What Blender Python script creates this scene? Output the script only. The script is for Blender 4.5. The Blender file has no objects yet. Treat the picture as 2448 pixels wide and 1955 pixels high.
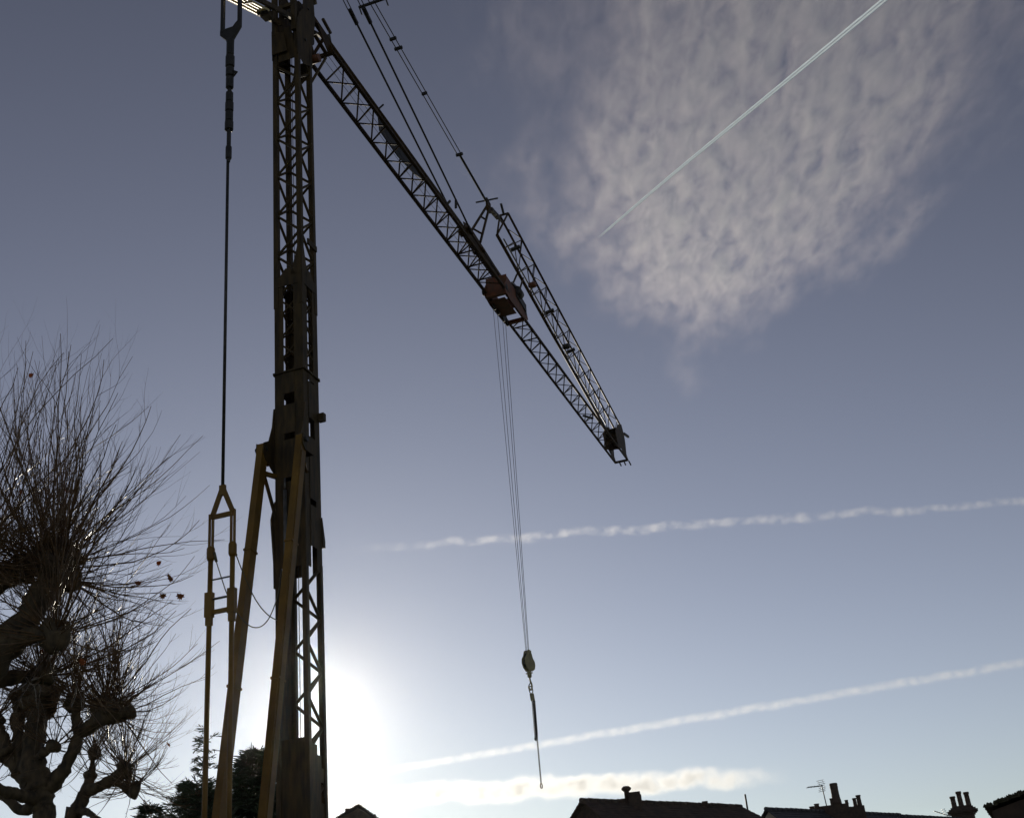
import bpy, math, random
from mathutils import Vector, Matrix, Quaternion
random.seed(7)
R_ = random.random
def U(a, b): return a + (b - a) * random.random()
scene = bpy.context.scene
col = scene.collection

# ------------------------------------------------------------------ camera
F, CX, CY = 2900.0, 1224.0, 977.5              # focal length and centre in photo pixels (2448 x 1955)
VP = (630.0, -5000.0)                          # where the plumb lines of the photo meet
up_c = Vector((VP[0]-CX, -(VP[1]-CY), -F)).normalized()
fw_c = Vector((0, 0, -1))
wy = (fw_c - up_c*fw_c.dot(up_c)).normalized()
wx = wy.cross(up_c)
RM = Matrix((wx, wy, up_c))                    # world = RM @ camera
CAM = Vector((0, 0, 1.6))
cam = bpy.data.cameras.new('camera'); camo = bpy.data.objects.new('camera', cam); col.objects.link(camo)
camo.matrix_world = Matrix.Translation(CAM) @ RM.to_4x4()
cam.sensor_width = 36.0; cam.lens = 36.0*F/2448.0
cam.clip_start = 0.1; cam.clip_end = 300000.0
scene.camera = camo
scene.render.resolution_x, scene.render.resolution_y = 1024, 817

# ------------------------------------------------------------------ sky, sun, exposure
SUN_PX = (757, 1702)
def ray(px, py): return (RM @ Vector((px-CX, -(py-CY), -F))).normalized()
sd = ray(*SUN_PX)
s_el = math.asin(sd.z); s_az = math.atan2(sd.x, sd.y)
w = bpy.data.worlds.new('World'); scene.world = w; w.use_nodes = True
nt = w.node_tree; nt.nodes.clear()
sky = nt.nodes.new('ShaderNodeTexSky'); sky.sky_type = 'NISHITA'; sky.sun_disc = False
sky.sun_elevation = s_el; sky.sun_rotation = s_az
sky.air_density = 1.0; sky.dust_density = 0.10; sky.ozone_density = 2.0; sky.altitude = 60
hs = nt.nodes.new('ShaderNodeHueSaturation'); hs.inputs['Saturation'].default_value = 0.40; hs.inputs['Hue'].default_value = 0.524
bg = nt.nodes.new('ShaderNodeBackground'); bg.inputs['Strength'].default_value = 0.1
gm = nt.nodes.new('ShaderNodeGamma'); gm.inputs['Gamma'].default_value = 1.6; hs.inputs['Value'].default_value = 0.50
wo = nt.nodes.new('ShaderNodeOutputWorld')
nt.links.new(sky.outputs[0], hs.inputs['Color']); nt.links.new(hs.outputs[0], gm.inputs['Color']); nt.links.new(gm.outputs[0], bg.inputs['Color'])
nt.links.new(bg.outputs[0], wo.inputs['Surface'])
sl = bpy.data.lights.new('sun', 'SUN'); so = bpy.data.objects.new('sun', sl); col.objects.link(so)
sl.energy = 3.0; sl.angle = math.radians(0.53); sl.color = (1.0, 0.90, 0.74)
so.rotation_euler = sd.to_track_quat('Z', 'Y').to_euler()
so.location = (0, 0, 60)
vs = scene.view_settings
vs.view_transform = 'Standard'; vs.look = 'None'; vs.gamma = 1.0; vs.use_curve_mapping = False
vs.exposure = -0.35
scene.cycles.use_denoising = True
scene.cycles.max_bounces = 6
scene.cycles.volume_bounces = 1
scene.cycles.transparent_max_bounces = 16
scene.cycles.volume_max_steps = 128

# ------------------------------------------------------------------ pixel helpers
def at_z(px, py, z): r = ray(px, py); return CAM + r*((z-CAM.z)/r.z)
def at_d(px, py, d): r = ray(px, py); return CAM + r*(d/math.hypot(r.x, r.y))

# ------------------------------------------------------------------ materials
def mat(name, c1, c2=None, rough=0.6, metal=0.0, scale=3.0, bump=0.0, spec=0.5, coords='Object', detail=6.0, stretch=(1, 1, 1)):
    m = bpy.data.materials.new(name); m.use_nodes = True
    t = m.node_tree; b = t.nodes['Principled BSDF']
    b.inputs['Roughness'].default_value = rough; b.inputs['Metallic'].default_value = metal
    b.inputs['Specular IOR Level'].default_value = spec
    tc = t.nodes.new('ShaderNodeTexCoord')
    n = t.nodes.new('ShaderNodeTexNoise'); n.inputs['Scale'].default_value = scale; n.inputs['Detail'].default_value = detail
    mpn = t.nodes.new('ShaderNodeMapping'); mpn.inputs['Scale'].default_value = stretch
    t.links.new(tc.outputs[coords], mpn.inputs['Vector']); t.links.new(mpn.outputs[0], n.inputs['Vector'])
    r = t.nodes.new('ShaderNodeValToRGB')
    r.color_ramp.elements[0].position = 0.35; r.color_ramp.elements[1].position = 0.68
    c2 = c2 or tuple(x*0.7 for x in c1)
    r.color_ramp.elements[0].color = (*c2, 1); r.color_ramp.elements[1].color = (*c1, 1)
    t.links.new(n.outputs['Fac'], r.inputs['Fac']); t.links.new(r.outputs[0], b.inputs['Base Color'])
    if bump:
        bp = t.nodes.new('ShaderNodeBump'); bp.inputs['Strength'].default_value = bump; bp.inputs['Distance'].default_value = 0.02
        t.links.new(n.outputs['Fac'], bp.inputs['Height']); t.links.new(bp.outputs[0], b.inputs['Normal'])
    return m
M = {}
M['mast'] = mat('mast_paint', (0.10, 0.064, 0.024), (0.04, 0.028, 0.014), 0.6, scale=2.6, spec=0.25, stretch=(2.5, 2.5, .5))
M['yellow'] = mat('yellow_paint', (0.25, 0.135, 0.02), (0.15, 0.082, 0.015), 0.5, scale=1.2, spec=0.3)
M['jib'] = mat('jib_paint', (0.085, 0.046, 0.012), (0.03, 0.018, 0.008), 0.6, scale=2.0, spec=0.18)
M['steel'] = mat('dark_steel', (0.055, 0.05, 0.045), (0.03, 0.028, 0.025), 0.5, 0.3, scale=4)
M['galv'] = mat('galvanised_steel', (0.22, 0.22, 0.21), (0.12, 0.12, 0.12), 0.45, 0.5, scale=5)
M['rope'] = mat('wire_rope', (0.06, 0.055, 0.05), None, 0.6, 0.3, scale=30)
M['cable'] = mat('rubber_cable', (0.12, 0.10, 0.05), None, 0.6)
M['slat'] = mat('pale_yellow_slats', (0.85, 0.72, 0.36), (0.75, 0.6, 0.28), 0.35, scale=6)
M['rust'] = mat('rusty_red_paint', (0.22, 0.07, 0.025), (0.12, 0.05, 0.025), 0.6, scale=4)
M['block'] = mat('hook_block_paint', (0.42, 0.36, 0.18), (0.28, 0.24, 0.14), 0.5, scale=5)
M['concrete'] = mat('concrete', (0.36, 0.35, 0.33), (0.28, 0.27, 0.25), 0.85, scale=3, bump=0.3)
M['bark'] = mat('plane_bark', (0.15, 0.105, 0.055), (0.045, 0.033, 0.02), 0.8, scale=9, bump=1.0, stretch=(1, 1, .5))
M['twig'] = mat('twig_bark', (0.19, 0.105, 0.04), (0.10, 0.055, 0.025), 0.4, scale=8)
M['leaf'] = mat('dead_leaf', (0.30, 0.11, 0.03), (0.20, 0.07, 0.02), 0.6, scale=20)
M['needle'] = mat('evergreen_needles', (0.05, 0.075, 0.028), (0.025, 0.04, 0.018), 0.6, scale=1.2)
M['tile'] = mat('roof_tiles', (0.10, 0.06, 0.04), (0.05, 0.034, 0.028), 0.8, scale=2.5, bump=0.3)
M['slate'] = mat('slate_roof', (0.055, 0.055, 0.06), (0.032, 0.032, 0.036), 0.55, scale=2.5, bump=0.2)
M['moss'] = mat('mossy_roof', (0.07, 0.065, 0.03), (0.04, 0.035, 0.02), 0.9, scale=9, bump=0.8)
M['brick'] = mat('chimney_brick', (0.085, 0.052, 0.036), (0.05, 0.032, 0.024), 0.85, scale=7, bump=0.4)
M['pot'] = mat('clay_pot', (0.10, 0.058, 0.038), (0.06, 0.037, 0.027), 0.7, scale=8)
M['render'] = mat('pale_render', (0.62, 0.56, 0.46), (0.5, 0.45, 0.37), 0.8, scale=2)
M['glass'] = mat('window_glass', (0.03, 0.035, 0.04), None, 0.06)
M['wframe'] = mat('window_paint', (0.75, 0.75, 0.73), None, 0.5)
M['grass'] = mat('grass_ground', (0.07, 0.09, 0.035), (0.05, 0.05, 0.03), 0.9, scale=0.3, bump=0.4)

# translucent leaves catch the sun from behind
_t = M['leaf'].node_tree; _b = _t.nodes['Principled BSDF']
_tr = _t.nodes.new('ShaderNodeBsdfTranslucent'); _mx = _t.nodes.new('ShaderNodeMixShader'); _mx.inputs[0].default_value = 0.4
_o = [n for n in _t.nodes if n.type == 'OUTPUT_MATERIAL'][0]
_tr.inputs['Color'].default_value = (0.45, 0.16, 0.03, 1)
_t.links.new(_b.outputs[0], _mx.inputs[1]); _t.links.new(_tr.outputs[0], _mx.inputs[2]); _t.links.new(_mx.outputs[0], _o.inputs['Surface'])

# ------------------------------------------------------------------ mesh helpers
class MB:
    def __init__(s): s.v = []; s.f = []; s.sm = []
    def quad_ring(s, a, b, n, smooth=True):
        for i in range(n):
            j = (i+1) % n
            s.f.append((a+i, a+j, b+j, b+i)); s.sm.append(smooth)
    def tube(s, pts, rad, n=8, caps=True, smooth=True):
        pts = [Vector(p) for p in pts]
        if not hasattr(rad, '__len__'): rad = [rad]*len(pts)
        up = None; rings = []
        for i, p in enumerate(pts):
            t = (pts[min(i+1, len(pts)-1)] - pts[max(i-1, 0)]).normalized()
            if up is None:
                up = Vector((0, 0, 1)) if abs(t.z) < 0.9 else Vector((1, 0, 0))
            u = (up - t*up.dot(t)).normalized(); v = t.cross(u); up = u
            st = len(s.v); rings.append(st)
            for k in range(n):
                a = 2*math.pi*(k+0.5)/n
                s.v.append(p + (u*math.cos(a) + v*math.sin(a))*rad[i])
        for a, b in zip(rings, rings[1:]): s.quad_ring(a, b, n, smooth)
        if caps:
            s.f.append(tuple(range(rings[0]+n-1, rings[0]-1, -1))); s.sm.append(False)
            s.f.append(tuple(range(rings[-1], rings[-1]+n))); s.sm.append(False)
        return s
    def bar(s, p0, p1, wx, wy, side=None):
        """rectangular bar from p0 to p1; side = direction of width wx"""
        p0, p1 = Vector(p0), Vector(p1); t = (p1-p0).normalized()
        side = Vector(side) if side is not None else (Vector((0, 1, 0)) if abs(t.y) < 0.9 else Vector((1, 0, 0)))
        u = (side - t*side.dot(t)).normalized(); v = t.cross(u)
        st = len(s.v)
        for p in (p0, p1):
            for a, b in ((-1, -1), (1, -1), (1, 1), (-1, 1)):
                s.v.append(p + u*(a*wx/2) + v*(b*wy/2))
        for f in ((3, 2, 1, 0), (4, 5, 6, 7), (0, 1, 5, 4), (1, 2, 6, 5), (2, 3, 7, 6), (3, 0, 4, 7)):
            s.f.append(tuple(st+i for i in f)); s.sm.append(False)
        return s
    def box(s, lo, hi):
        c = [(a+b)/2 for a, b in zip(lo, hi)]
        return s.bar((c[0], c[1], lo[2]), (c[0], c[1], hi[2]), abs(hi[0]-lo[0]), abs(hi[1]-lo[1]), (1, 0, 0))
    def prism(s, poly, thick):
        """extrude a planar polygon of 3D points along vector thick"""
        poly = [Vector(p) for p in poly]; thick = Vector(thick); n = len(poly); st = len(s.v)
        s.v += poly + [p+thick for p in poly]
        s.f.append(tuple(st+i for i in range(n-1, -1, -1))); s.f.append(tuple(st+n+i for i in range(n)))
        s.sm += [False, False]
        for i in range(n):
            j = (i+1) % n
            s.f.append((st+i, st+j, st+n+j, st+n+i)); s.sm.append(False)
        return s
    def lathe(s, base, prof, n=14, axis=(0, 0, 1)):
        base = Vector(base); ax = Vector(axis).normalized()
        return s.tube([base + ax*h for h, r in prof], [r for h, r in prof], n)
    def mesh(s, name, m):
        me = bpy.data.meshes.new(name); me.from_pydata([tuple(v) for v in s.v], [], s.f)
        me.polygons.foreach_set('use_smooth', s.sm); me.materials.append(m); me.update()
        return me
    def build(s, name, m, parent=None):
        o = bpy.data.objects.new(name, s.mesh(name, m)); col.objects.link(o)
        if parent: o.parent = parent
        return o
def tag(o, label=None, cat=None, group=None, kind=None):
    if label: o['label'] = label
    if cat: o['category'] = cat
    if group: o['group'] = group
    if kind: o['kind'] = kind
    return o
def empty(name, loc=(0, 0, 0), rz=0):
    o = bpy.data.objects.new(name, None); col.objects.link(o); o.location = loc; o.rotation_euler = (0, 0, rz)
    o.empty_display_size = 0.3
    return o
UNIT = {}
def member(name, p0, p1, r, m, parent, n=8, square=False):
    """a straight member sharing one unit mesh"""
    key = (m.name, n, square)
    if key not in UNIT:
        b = MB()
        if square: b.bar((0, 0, 0), (0, 0, 1), 2, 2)
        else: b.tube([(0, 0, 0), (0, 0, 1)], 1.0, n)
        UNIT[key] = b.mesh('member_'+m.name, m)
    p0, p1 = Vector(p0), Vector(p1); d = p1-p0
    o = bpy.data.objects.new(name, UNIT[key]); col.objects.link(o); o.parent = parent
    o.location = p0; o.rotation_mode = 'QUATERNION'; o.rotation_quaternion = d.to_track_quat('Z', 'Y')
    o.scale = (r, r, d.length)
    return o

# ------------------------------------------------------------------ ground
g = MB(); GN = 24; GS = 3000.0
for i in range(GN+1):
    for j in range(GN+1):
        g.v.append(Vector((-GS+2*GS*i/GN, -GS+2*GS*j/GN, 0)))
for i in range(GN):
    for j in range(GN):
        a = i*(GN+1)+j; g.f.append((a, a+GN+1, a+GN+2, a+1)); g.sm.append(False)
tag(g.build('ground', M['grass']), kind='structure')

# ================================================================== CRANE
# crane frame: x along the jib, y to its left, z up.  L(d, n, z): d out along the jib, n to its right
D = Vector((0.2972, 0.9548, 0)).normalized()
crane = empty('tower_crane', (-6.14, 31.1, 0), math.atan2(D.y, D.x))
tag(crane, 'tall self-erecting lattice tower crane with folded jib rising beside the low sun', 'crane')
def L(d, n, z): return Vector((d, -n, z))
H = 0.40                                        # half spacing of the mast chords
A_, B_, C_, D_ = (-H, -H), (H, -H), (-H, H), (H, H)

# ---- upper mast: four chords with warren bracing
b = MB()
for d, n in (A_, B_, C_, D_): b.bar(L(d, n, 20.5), L(d, n, 31.2), 0.15, 0.15, (1, 0, 0))
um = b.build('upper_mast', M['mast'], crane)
PER = 1.492
zs = [22.36 + PER*k for k in range(-1, 7)]
for k, z in enumerate(zs):
    for (p, q) in ((A_, C_), (A_, B_), (D_, C_), (D_, B_)):
        r = 0.043
        for s in (-1, 1):
            zq = z + s*PER/2
            if zq > 31.3 or zq < 20.6 or z > 31.2: continue
            member('brace', L(p[0], p[1], z), L(q[0], q[1], zq), r, M['mast'], um, 8)
for nn in (-0.05, 0.06):                        # erection ropes running inside the mast
    member('rope', L(0.05, nn, 6), L(0.05, nn, 31), 0.011, M['rope'], um, 6)

# ---- lower mast
b = MB(); W = 0.46; FL = 0.29
for d, n in (A_, B_, C_, D_):
    sx, sn = (1 if d > 0 else -1), (1 if n > 0 else -1)
    b.box(L(sx*W, sn*W, 12.4), L(sx*(W-FL), sn*(W-0.02), 21.5))
    b.box(L(sx*W, sn*(W-0.021), 12.4), L(sx*(W-0.02), sn*(W-FL), 21.5))
    b.bar(L(d, n, 0.9), L(d, n, 12.6), 0.135, 0.135, (1, 0, 0))
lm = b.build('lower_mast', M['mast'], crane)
def plate(name, poly, thick, m=None, parent=None): 
    o = MB().prism(poly, thick).build(name, m or M['mast'], parent or lm); return o
def side_plate(face, a, b_, z0, z1, name='plate', m=None, t=0.014, off=0.0):
    """rectangular plate on one face; a..b along the face, z0..z1"""
    w_ = W + off
    if face == 'rear': poly = [L(-w_, a, z0), L(-w_, b_, z0), L(-w_, b_, z1), L(-w_, a, z1)]; th = L(-t, 0, 0)
    if face == 'front': poly = [L(w_, a, z0), L(w_, b_, z0), L(w_, b_, z1), L(w_, a, z1)]; th = L(t, 0, 0)
    if face == 'right': poly = [L(a, w_, z0), L(b_, w_, z0), L(b_, w_, z1), L(a, w_, z1)]; th = L(0, t, 0)
    if face == 'left': poly = [L(a, -w_, z0), L(b_, -w_, z0), L(b_, -w_, z1), L(a, -w_, z1)]; th = L(0, -t, 0)
    return plate(name, poly, th, m)
# tapered plates where the upper mast slides out of the lower one
for f in ('rear', 'front', 'right', 'left'):
    def pt(a, z, f=f, e=0.003):
        w_ = W+e
        return {'rear': L(-w_, a, z), 'front': L(w_, a, z), 'right': L(a, w_, z), 'left': L(a, -w_, z)}[f]
    th = {'rear': L(-.015, 0, 0), 'front': L(.015, 0, 0), 'right': L(0, .015, 0), 'left': L(0, -.015, 0)}[f]
    plate('gusset', [pt(-W, 21.2), pt(W, 21.2), pt(W, 21.5), pt(.27, 21.56), pt(.08, 21.8), pt(-.08, 21.8), pt(-.27, 21.56), pt(-W, 21.5)], th)
    plate('gusset', [pt(.1, 21.55), pt(W, 21.5), pt(W, 22.9), pt(.38, 22.7)] if f in ('rear',) else
          [pt(-W, 21.5), pt(-.1, 21.55), pt(-.38, 22.7), pt(-W, 22.9)], th) if f in ('rear', 'right') else None
side_plate('right', -.1, W, 22.75, 22.95, 'clamp', off=.006, t=.05)
# bracing seen through the slots of the lower mast
for k in range(5):
    z = 17.9 + PER*0.5*k
    for (p, q) in ((A_, B_), (D_, C_), (A_, C_), (D_, B_)):
        if z + PER/2 < 21.3:
            member('brace', L(p[0], p[1], z), L(q[0], q[1], z+PER/2), .03, M['mast'], lm, 8)
            if k % 2: member('brace', L(p[0], p[1], z+PER/2), L(q[0], q[1], z), .03, M['mast'], lm, 8)
# collar plates with small openings
GA = W-FL
for (z0, z1) in ((12.4, 14.88), (15.0, 16.15), (16.35, 17.25), (17.6, 18.35)): side_plate('rear', -GA-.02, GA+.02, z0, z1, off=.002)
for (z0, z1) in ((13.0, 14.2), (14.38, 16.25), (16.85, 18.0), (18.05, 18.3)): side_plate('right', -GA-.02, GA+.02, z0, z1, off=.002)
for (z0, z1) in ((13.4, 16.1), (17.0, 17.9)): side_plate('front', -GA-.02, GA+.02, z0, z1, off=.002)
for (z0, z1) in ((12.7, 17.1), (17.75, 18.3)): side_plate('left', -GA-.02, GA+.02, z0, z1, off=.002)
for z in (18.3,): 
    bb = MB()
    for f, (p0, p1) in {'a': (L(-.475, -.49, z), L(-.475, .49, z)), 'b': (L(.475, -.49, z), L(.475, .49, z)),
                        'c': (L(-.45, .475, z), L(.45, .475, z)), 'd': (L(-.45, -.475, z), L(.45, -.475, z))}.items():
        bb.bar(p0, p1, .05, .09, (0, 0, 1) if f in 'ab' else (0, 0, 1))
    bb.build('collar_ring', M['mast'], lm)
# hinge brackets that carry the rear legs
for s in (-1, 1):
    n0 = s*.475
    plate('hinge_bracket', [L(-.30, n0, 17.3), L(-.47, n0, 17.2), L(-.56, n0, 16.6), L(-.75, n0, 16.1), L(-1.02, n0, 15.95), L(-1.05, n0, 15.65), L(-.9, n0, 15.45), L(-.30, n0, 15.1)], L(0, s*.03, 0))
    plate('hinge_bracket', [L(-.40, s*.70, 15.95), L(-1.02, s*.70, 15.95), L(-1.05, s*.70, 15.65), L(-.9, s*.70, 15.5), L(-.40, s*.70, 15.5)], L(0, s*.03, 0))
    plate('hinge_bracket', [L(-.42, s*.505, 15.52), L(-.42, s*.70, 15.52), L(-.42, s*.70, 15.93), L(-.42, s*.505, 15.93)], L(.03, 0, 0))
    member('hinge_pin', L(-.92, s*.45, 15.8), L(-.92, s*.78, 15.8), .06, M['steel'], lm, 12)
# arm and strut on the left below the hinge
def seg(name, p0, p1, wx, wy, m, parent, side=None): return MB().bar(p0, p1, wx, wy, side).build(name, m, parent)
seg('cross_arm', L(-.86, -.62, 15.12), L(-.3, -.4, 15.12), .10, .12, M['yellow'], lm, (0, 0, 1))
seg('cross_arm', L(-.80, .62, 15.12), L(-.3, .4, 15.12), .10, .12, M['yellow'], lm, (0, 0, 1))
seg('strut', L(-.84, -.6, 15.1), L(-.46, -.50, 14.1), .07, .09, M['mast'], lm)
plate('side_bracket', [L(-.40, -.475, 14.4), L(-.55, -.475, 14.0), L(-.62, -.475, 13.8), L(-.60, -.475, 13.55), L(-.48, -.475, 12.6), L(-.46, -.475, 11.9), L(-.35, -.475, 11.9)], L(0, -.05, 0))
b = MB().tube([L(-.56, -.1, 11.6), L(-.56, -.1, 14.6)], .052, 12); b.tube([L(-.56, -.1, 14.6), L(-.56, -.1, 14.95)], .03, 10)
b.build('hydraulic_cylinder', M['galv'], lm)
seg('clamp', L(.42, .47, 17.05), L(.42, .66, 17.05), .16, .24, M['mast'], lm)
plate('side_bracket', [L(.45, .465, 14.0), L(.45, .465, 13.1), L(.60, .465, 13.15), L(.60, .465, 13.35)], L(0, .03, 0))
# open lattice at the bottom
zl = [12.5 - 1.42*k for k in range(0, 9)]
for z in zl:
    for (p, q) in ((D_, C_), (D_, B_)):
        for s in (-1, 1):
            if .9 < z+s*.71 < 12.7: member('brace', L(p[0], p[1], z), L(q[0], q[1], z+s*.71), .044, M['mast'], lm, 8)
# closed sides at the bottom
side_plate('left', -.44, .44, .9, 12.38, 'side_panel', off=-.02)
side_plate('rear', -.46, .46, .9, 7.9, 'rear_panel', off=-.03)
for (a, b_, z0, z1) in ((-.46, .0, .9, 7.75), (.0, .46, 6.85, 7.2), (.0, .46, 5.75, 6.35), (.0, .46, .9, 5.1), (.0, .2, 7.2, 7.5), (.0, .16, 6.35, 6.85), (.3, .46, 6.5, 6.85), (.32, .46, 7.2, 7.6)):
    side_plate('right', a, b_, z0, z1, 'side_panel', off=-.03)

# ---- rear legs (yellow struts running down to the back of the chassis)
for s in (-1, 1):
    t0 = L(-.88, s*.6, 15.9); t1 = L(-3.75, s*.6, 1.1)
    leg = seg('support_leg', t0, t1, .19, .30, M['yellow'], crane, (0, 1, 0))
    ed = (t1-t0).normalized()
    seg('leg_rib', t0+ed*.5+L(0, s*.105, 0), t1-ed*.6+L(0, s*.105, 0), .02, .2, M['yellow'], leg, (0, 1, 0))
    member('hinge_pin', L(-.9, s*.46, 15.8), L(-.9, s*.8, 15.8), .075, M['steel'], leg, 12)
    for f_ in (.22, .47, .72):
        q_ = t0.lerp(t1, f_); seg('flange', q_-ed*.03, q_+ed*.03, .235, .345, M['yellow'], leg, (0, 1, 0))
    hs_ = [t0.lerp(t1, f_)+L(.19+.015*math.sin(f_*40), s*.07+.01*math.sin(f_*55), 0) for f_ in [.06+.9*k/24 for k in range(25)]]
    MB().tube(hs_, .016, 6).build('hose', M['cable'], leg)
    p = t0.lerp(t1, .985)
    member('hinge_pin', p+L(0, -.25, 0), p+L(0, .25, 0), .07, M['steel'], leg, 12)

# ---- mast head
b = MB()
for n in (-.47, .455):
    b.prism([L(-.52, n, 30.0), L(-.1, n, 29.85), L(.5, n, 30.2), L(.55, n, 31.2), L(.8, n, 32.4), L(.7, n, 33.5), L(.2, n, 33.9), L(-.1, n, 33.6), L(-.05, n, 32.3), L(-.35, n, 31.9), L(-.55, n, 31.2)], L(0, .015, 0))
b.bar(L(-.5, .36, 31.0), L(-.55, .36, 34.2), .16, .16); b.bar(L(-.5, -.36, 31.0), L(-.55, -.36, 34.2), .16, .16); b.bar(L(-.52, -.36, 32.15), L(-.52, .36, 32.15), .12, .14)
mh = b.build('mast_head', M['mast'], crane)
def hp(name, poly, th, m=None): return MB().prism(poly, th).build(name, m or M['mast'], mh)
hp('cross_plate', [L(-.54, -.46, 30.2), L(-.54, .1, 30.2), L(-.56, .0, 31.0), L(-.56, -.46, 31.2)], L(-.015, 0, 0))
hp('cross_plate', [L(-.45, -.3, 29.9), L(-.45, .4, 29.9), L(-.45, .2, 31.3), L(-.45, -.1, 31.3)], L(.015, 0, 0))
hp('cross_plate', [L(.5, -.3, 29.7), L(.5, .4, 29.7), L(.7, .4, 30.7), L(.7, -.3, 30.7)], L(.015, 0, 0))
for d, z in ((.05, 31.0), (.85, 32.0), (.3, 32.6)):
    for n in (-.18, .16):
        b = MB().lathe(L(d, n-.045, z), [(0, .36), (.03, .36), (.035, .31), (.065, .31), (.07, .36), (.1, .36)], 22, (0, -1, 0))
        b.build('sheave', M['steel'], mh)
    member('axle', L(d, -.5, z), L(d, .5, z), .05, M['steel'], mh, 10)
member('strut', L(.45, .38, 29.4), L(1.7, .38, 31.6), .05, M['mast'], mh); member('strut', L(.45, -.38, 29.4), L(1.7, -.38, 31.6), .05, M['mast'], mh)
member('strut', L(1.5, .42, 33.2), L(2.3, .3, 33.3), .06, M['mast'], mh); member('strut', L(-.4, -.3, 30.1), L(.4, .3, 31.0), .035, M['mast'], mh)
member('strut', L(-.4, .35, 29.9), L(-.1, -.35, 31.5), .04, M['mast'], mh)
member('pivot_drum', L(.75, .2, 30.75), L(.75, .62, 30.75), .15, M['rust'], mh, 16)
# A-frame above the mast head, carries the pendants
b = MB()
for n in (-.42, .42):
    b.bar(L(.9, n, 33.4), L(-.6, n*.5, 39.4), .12, .14); b.bar(L(-.35, n, 33.2), L(-.75, n*.5, 39.4), .12, .14)
b.bar(L(-.66, -.35, 39.4), L(-.66, .35, 39.4), .3, .3)
hf = b.build('head_frame', M['mast'], crane)
for k, z in enumerate((34.5, 35.8, 37.1, 38.3)):
    f_ = (z-33.3)/6.1
    for n in (-1, 1):
        w_ = n*.42*(1-.5*f_); w2 = n*.42*(1-.5*(f_+.1))
        member('brace', L(.9-1.5*f_, w_, z), L(-.35-.4*(f_+.1), w2, z+.6), .03, M['mast'], hf)
    member('brace', L(.9-1.5*f_, .42*(1-.5*f_), z), L(.9-1.5*f_, -.42*(1-.5*f_), z), .03, M['mast'], hf)

# ---- rear arm with slats and the rear stay
b = MB()
for n in (-.27, .30):
    b.bar(L(-3.95, n, 29.75), L(-.3, n, 31.7), .10, .16, (0, 1, 0))
b.bar(L(-3.9, -.33, 29.85), L(-3.9, .36, 29.85), .14, .14); b.bar(L(-1.75, -.3, 30.98), L(-1.75, .33, 30.98), .12, .12)
b.bar(L(-1.9, .02, 30.72), L(-1.55, .02, 30.8), .3, .26)
ra = b.build('rear_arm', M['mast'], crane)
for i, n in enumerate((-.15, -.02, .11, .22)):
    st, en = Vector(L(-3.72, n, 29.72)), Vector(L(-1.95, n, 30.66))
    member('slat', st, en, .042, M['slat'], ra, 12)
seg('slat_clip', L(-3.1, .05, 30.0), L(-3.0, .25, 30.05), .08, .05, M['steel'], ra)
seg('slat_clip', L(-2.1, -.1, 30.5), L(-2.05, .25, 30.52), .08, .06, M['steel'], ra)
ST = -3.84
stay = MB().tube([L(ST, 0, 13.35), L(ST, 0, 27.9)], .042, 10).build('rear_stay', M['steel'], crane)
b = MB()
b.bar(L(ST, -.25, 28.25), L(ST, -.25, 29.75), .09, .12, (0, 1, 0)); b.bar(L(ST, .33, 28.5), L(ST, .33, 29.75), .09, .12, (0, 1, 0))
b.prism([L(ST-.05, -.31, 28.35), L(ST-.05, -.31, 28.15), L(ST-.05, -.1, 27.9), L(ST-.05, -.06, 27.7), L(ST-.05, .12, 27.7), L(ST-.05, .13, 27.9), L(ST-.05, .38, 28.3), L(ST-.05, .38, 28.62), L(ST-.05, .2, 28.45), L(ST-.05, .12, 28.35)], L(.1, 0, 0))
b.build('fork', M['steel'], stay)
def lump(z0, z1, w0, w1=None, n=0.0):
    w1 = w1 or w0
    zm = [z0, z0+.05*(z1-z0), z1-.05*(z1-z0), z1]
    MB().tube([L(ST, n+.02, z) for z in zm], [w0*.4, w0*.52, w1*.52, w1*.4], 8, smooth=False).build('shackle_link', M['steel'], stay)
for z0, z1, w in ((27.3, 27.9, .22), (26.85, 27.28, .26), (26.5, 26.83, .235), (26.05, 26.48, .22), (25.55, 25.9, .21), (25.2, 25.54, .235), (24.85, 25.19, .22), (24.52, 24.84, .24), (23.5, 23.95, .17)):
    lump(z0, z1, w)
lump(23.4, 26.1, .12)
plate('lug', [L(ST, .08, 26.75), L(ST, .27, 26.6), L(ST, .08, 26.4)], L(.04, 0, 0), M['steel'], stay)
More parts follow.
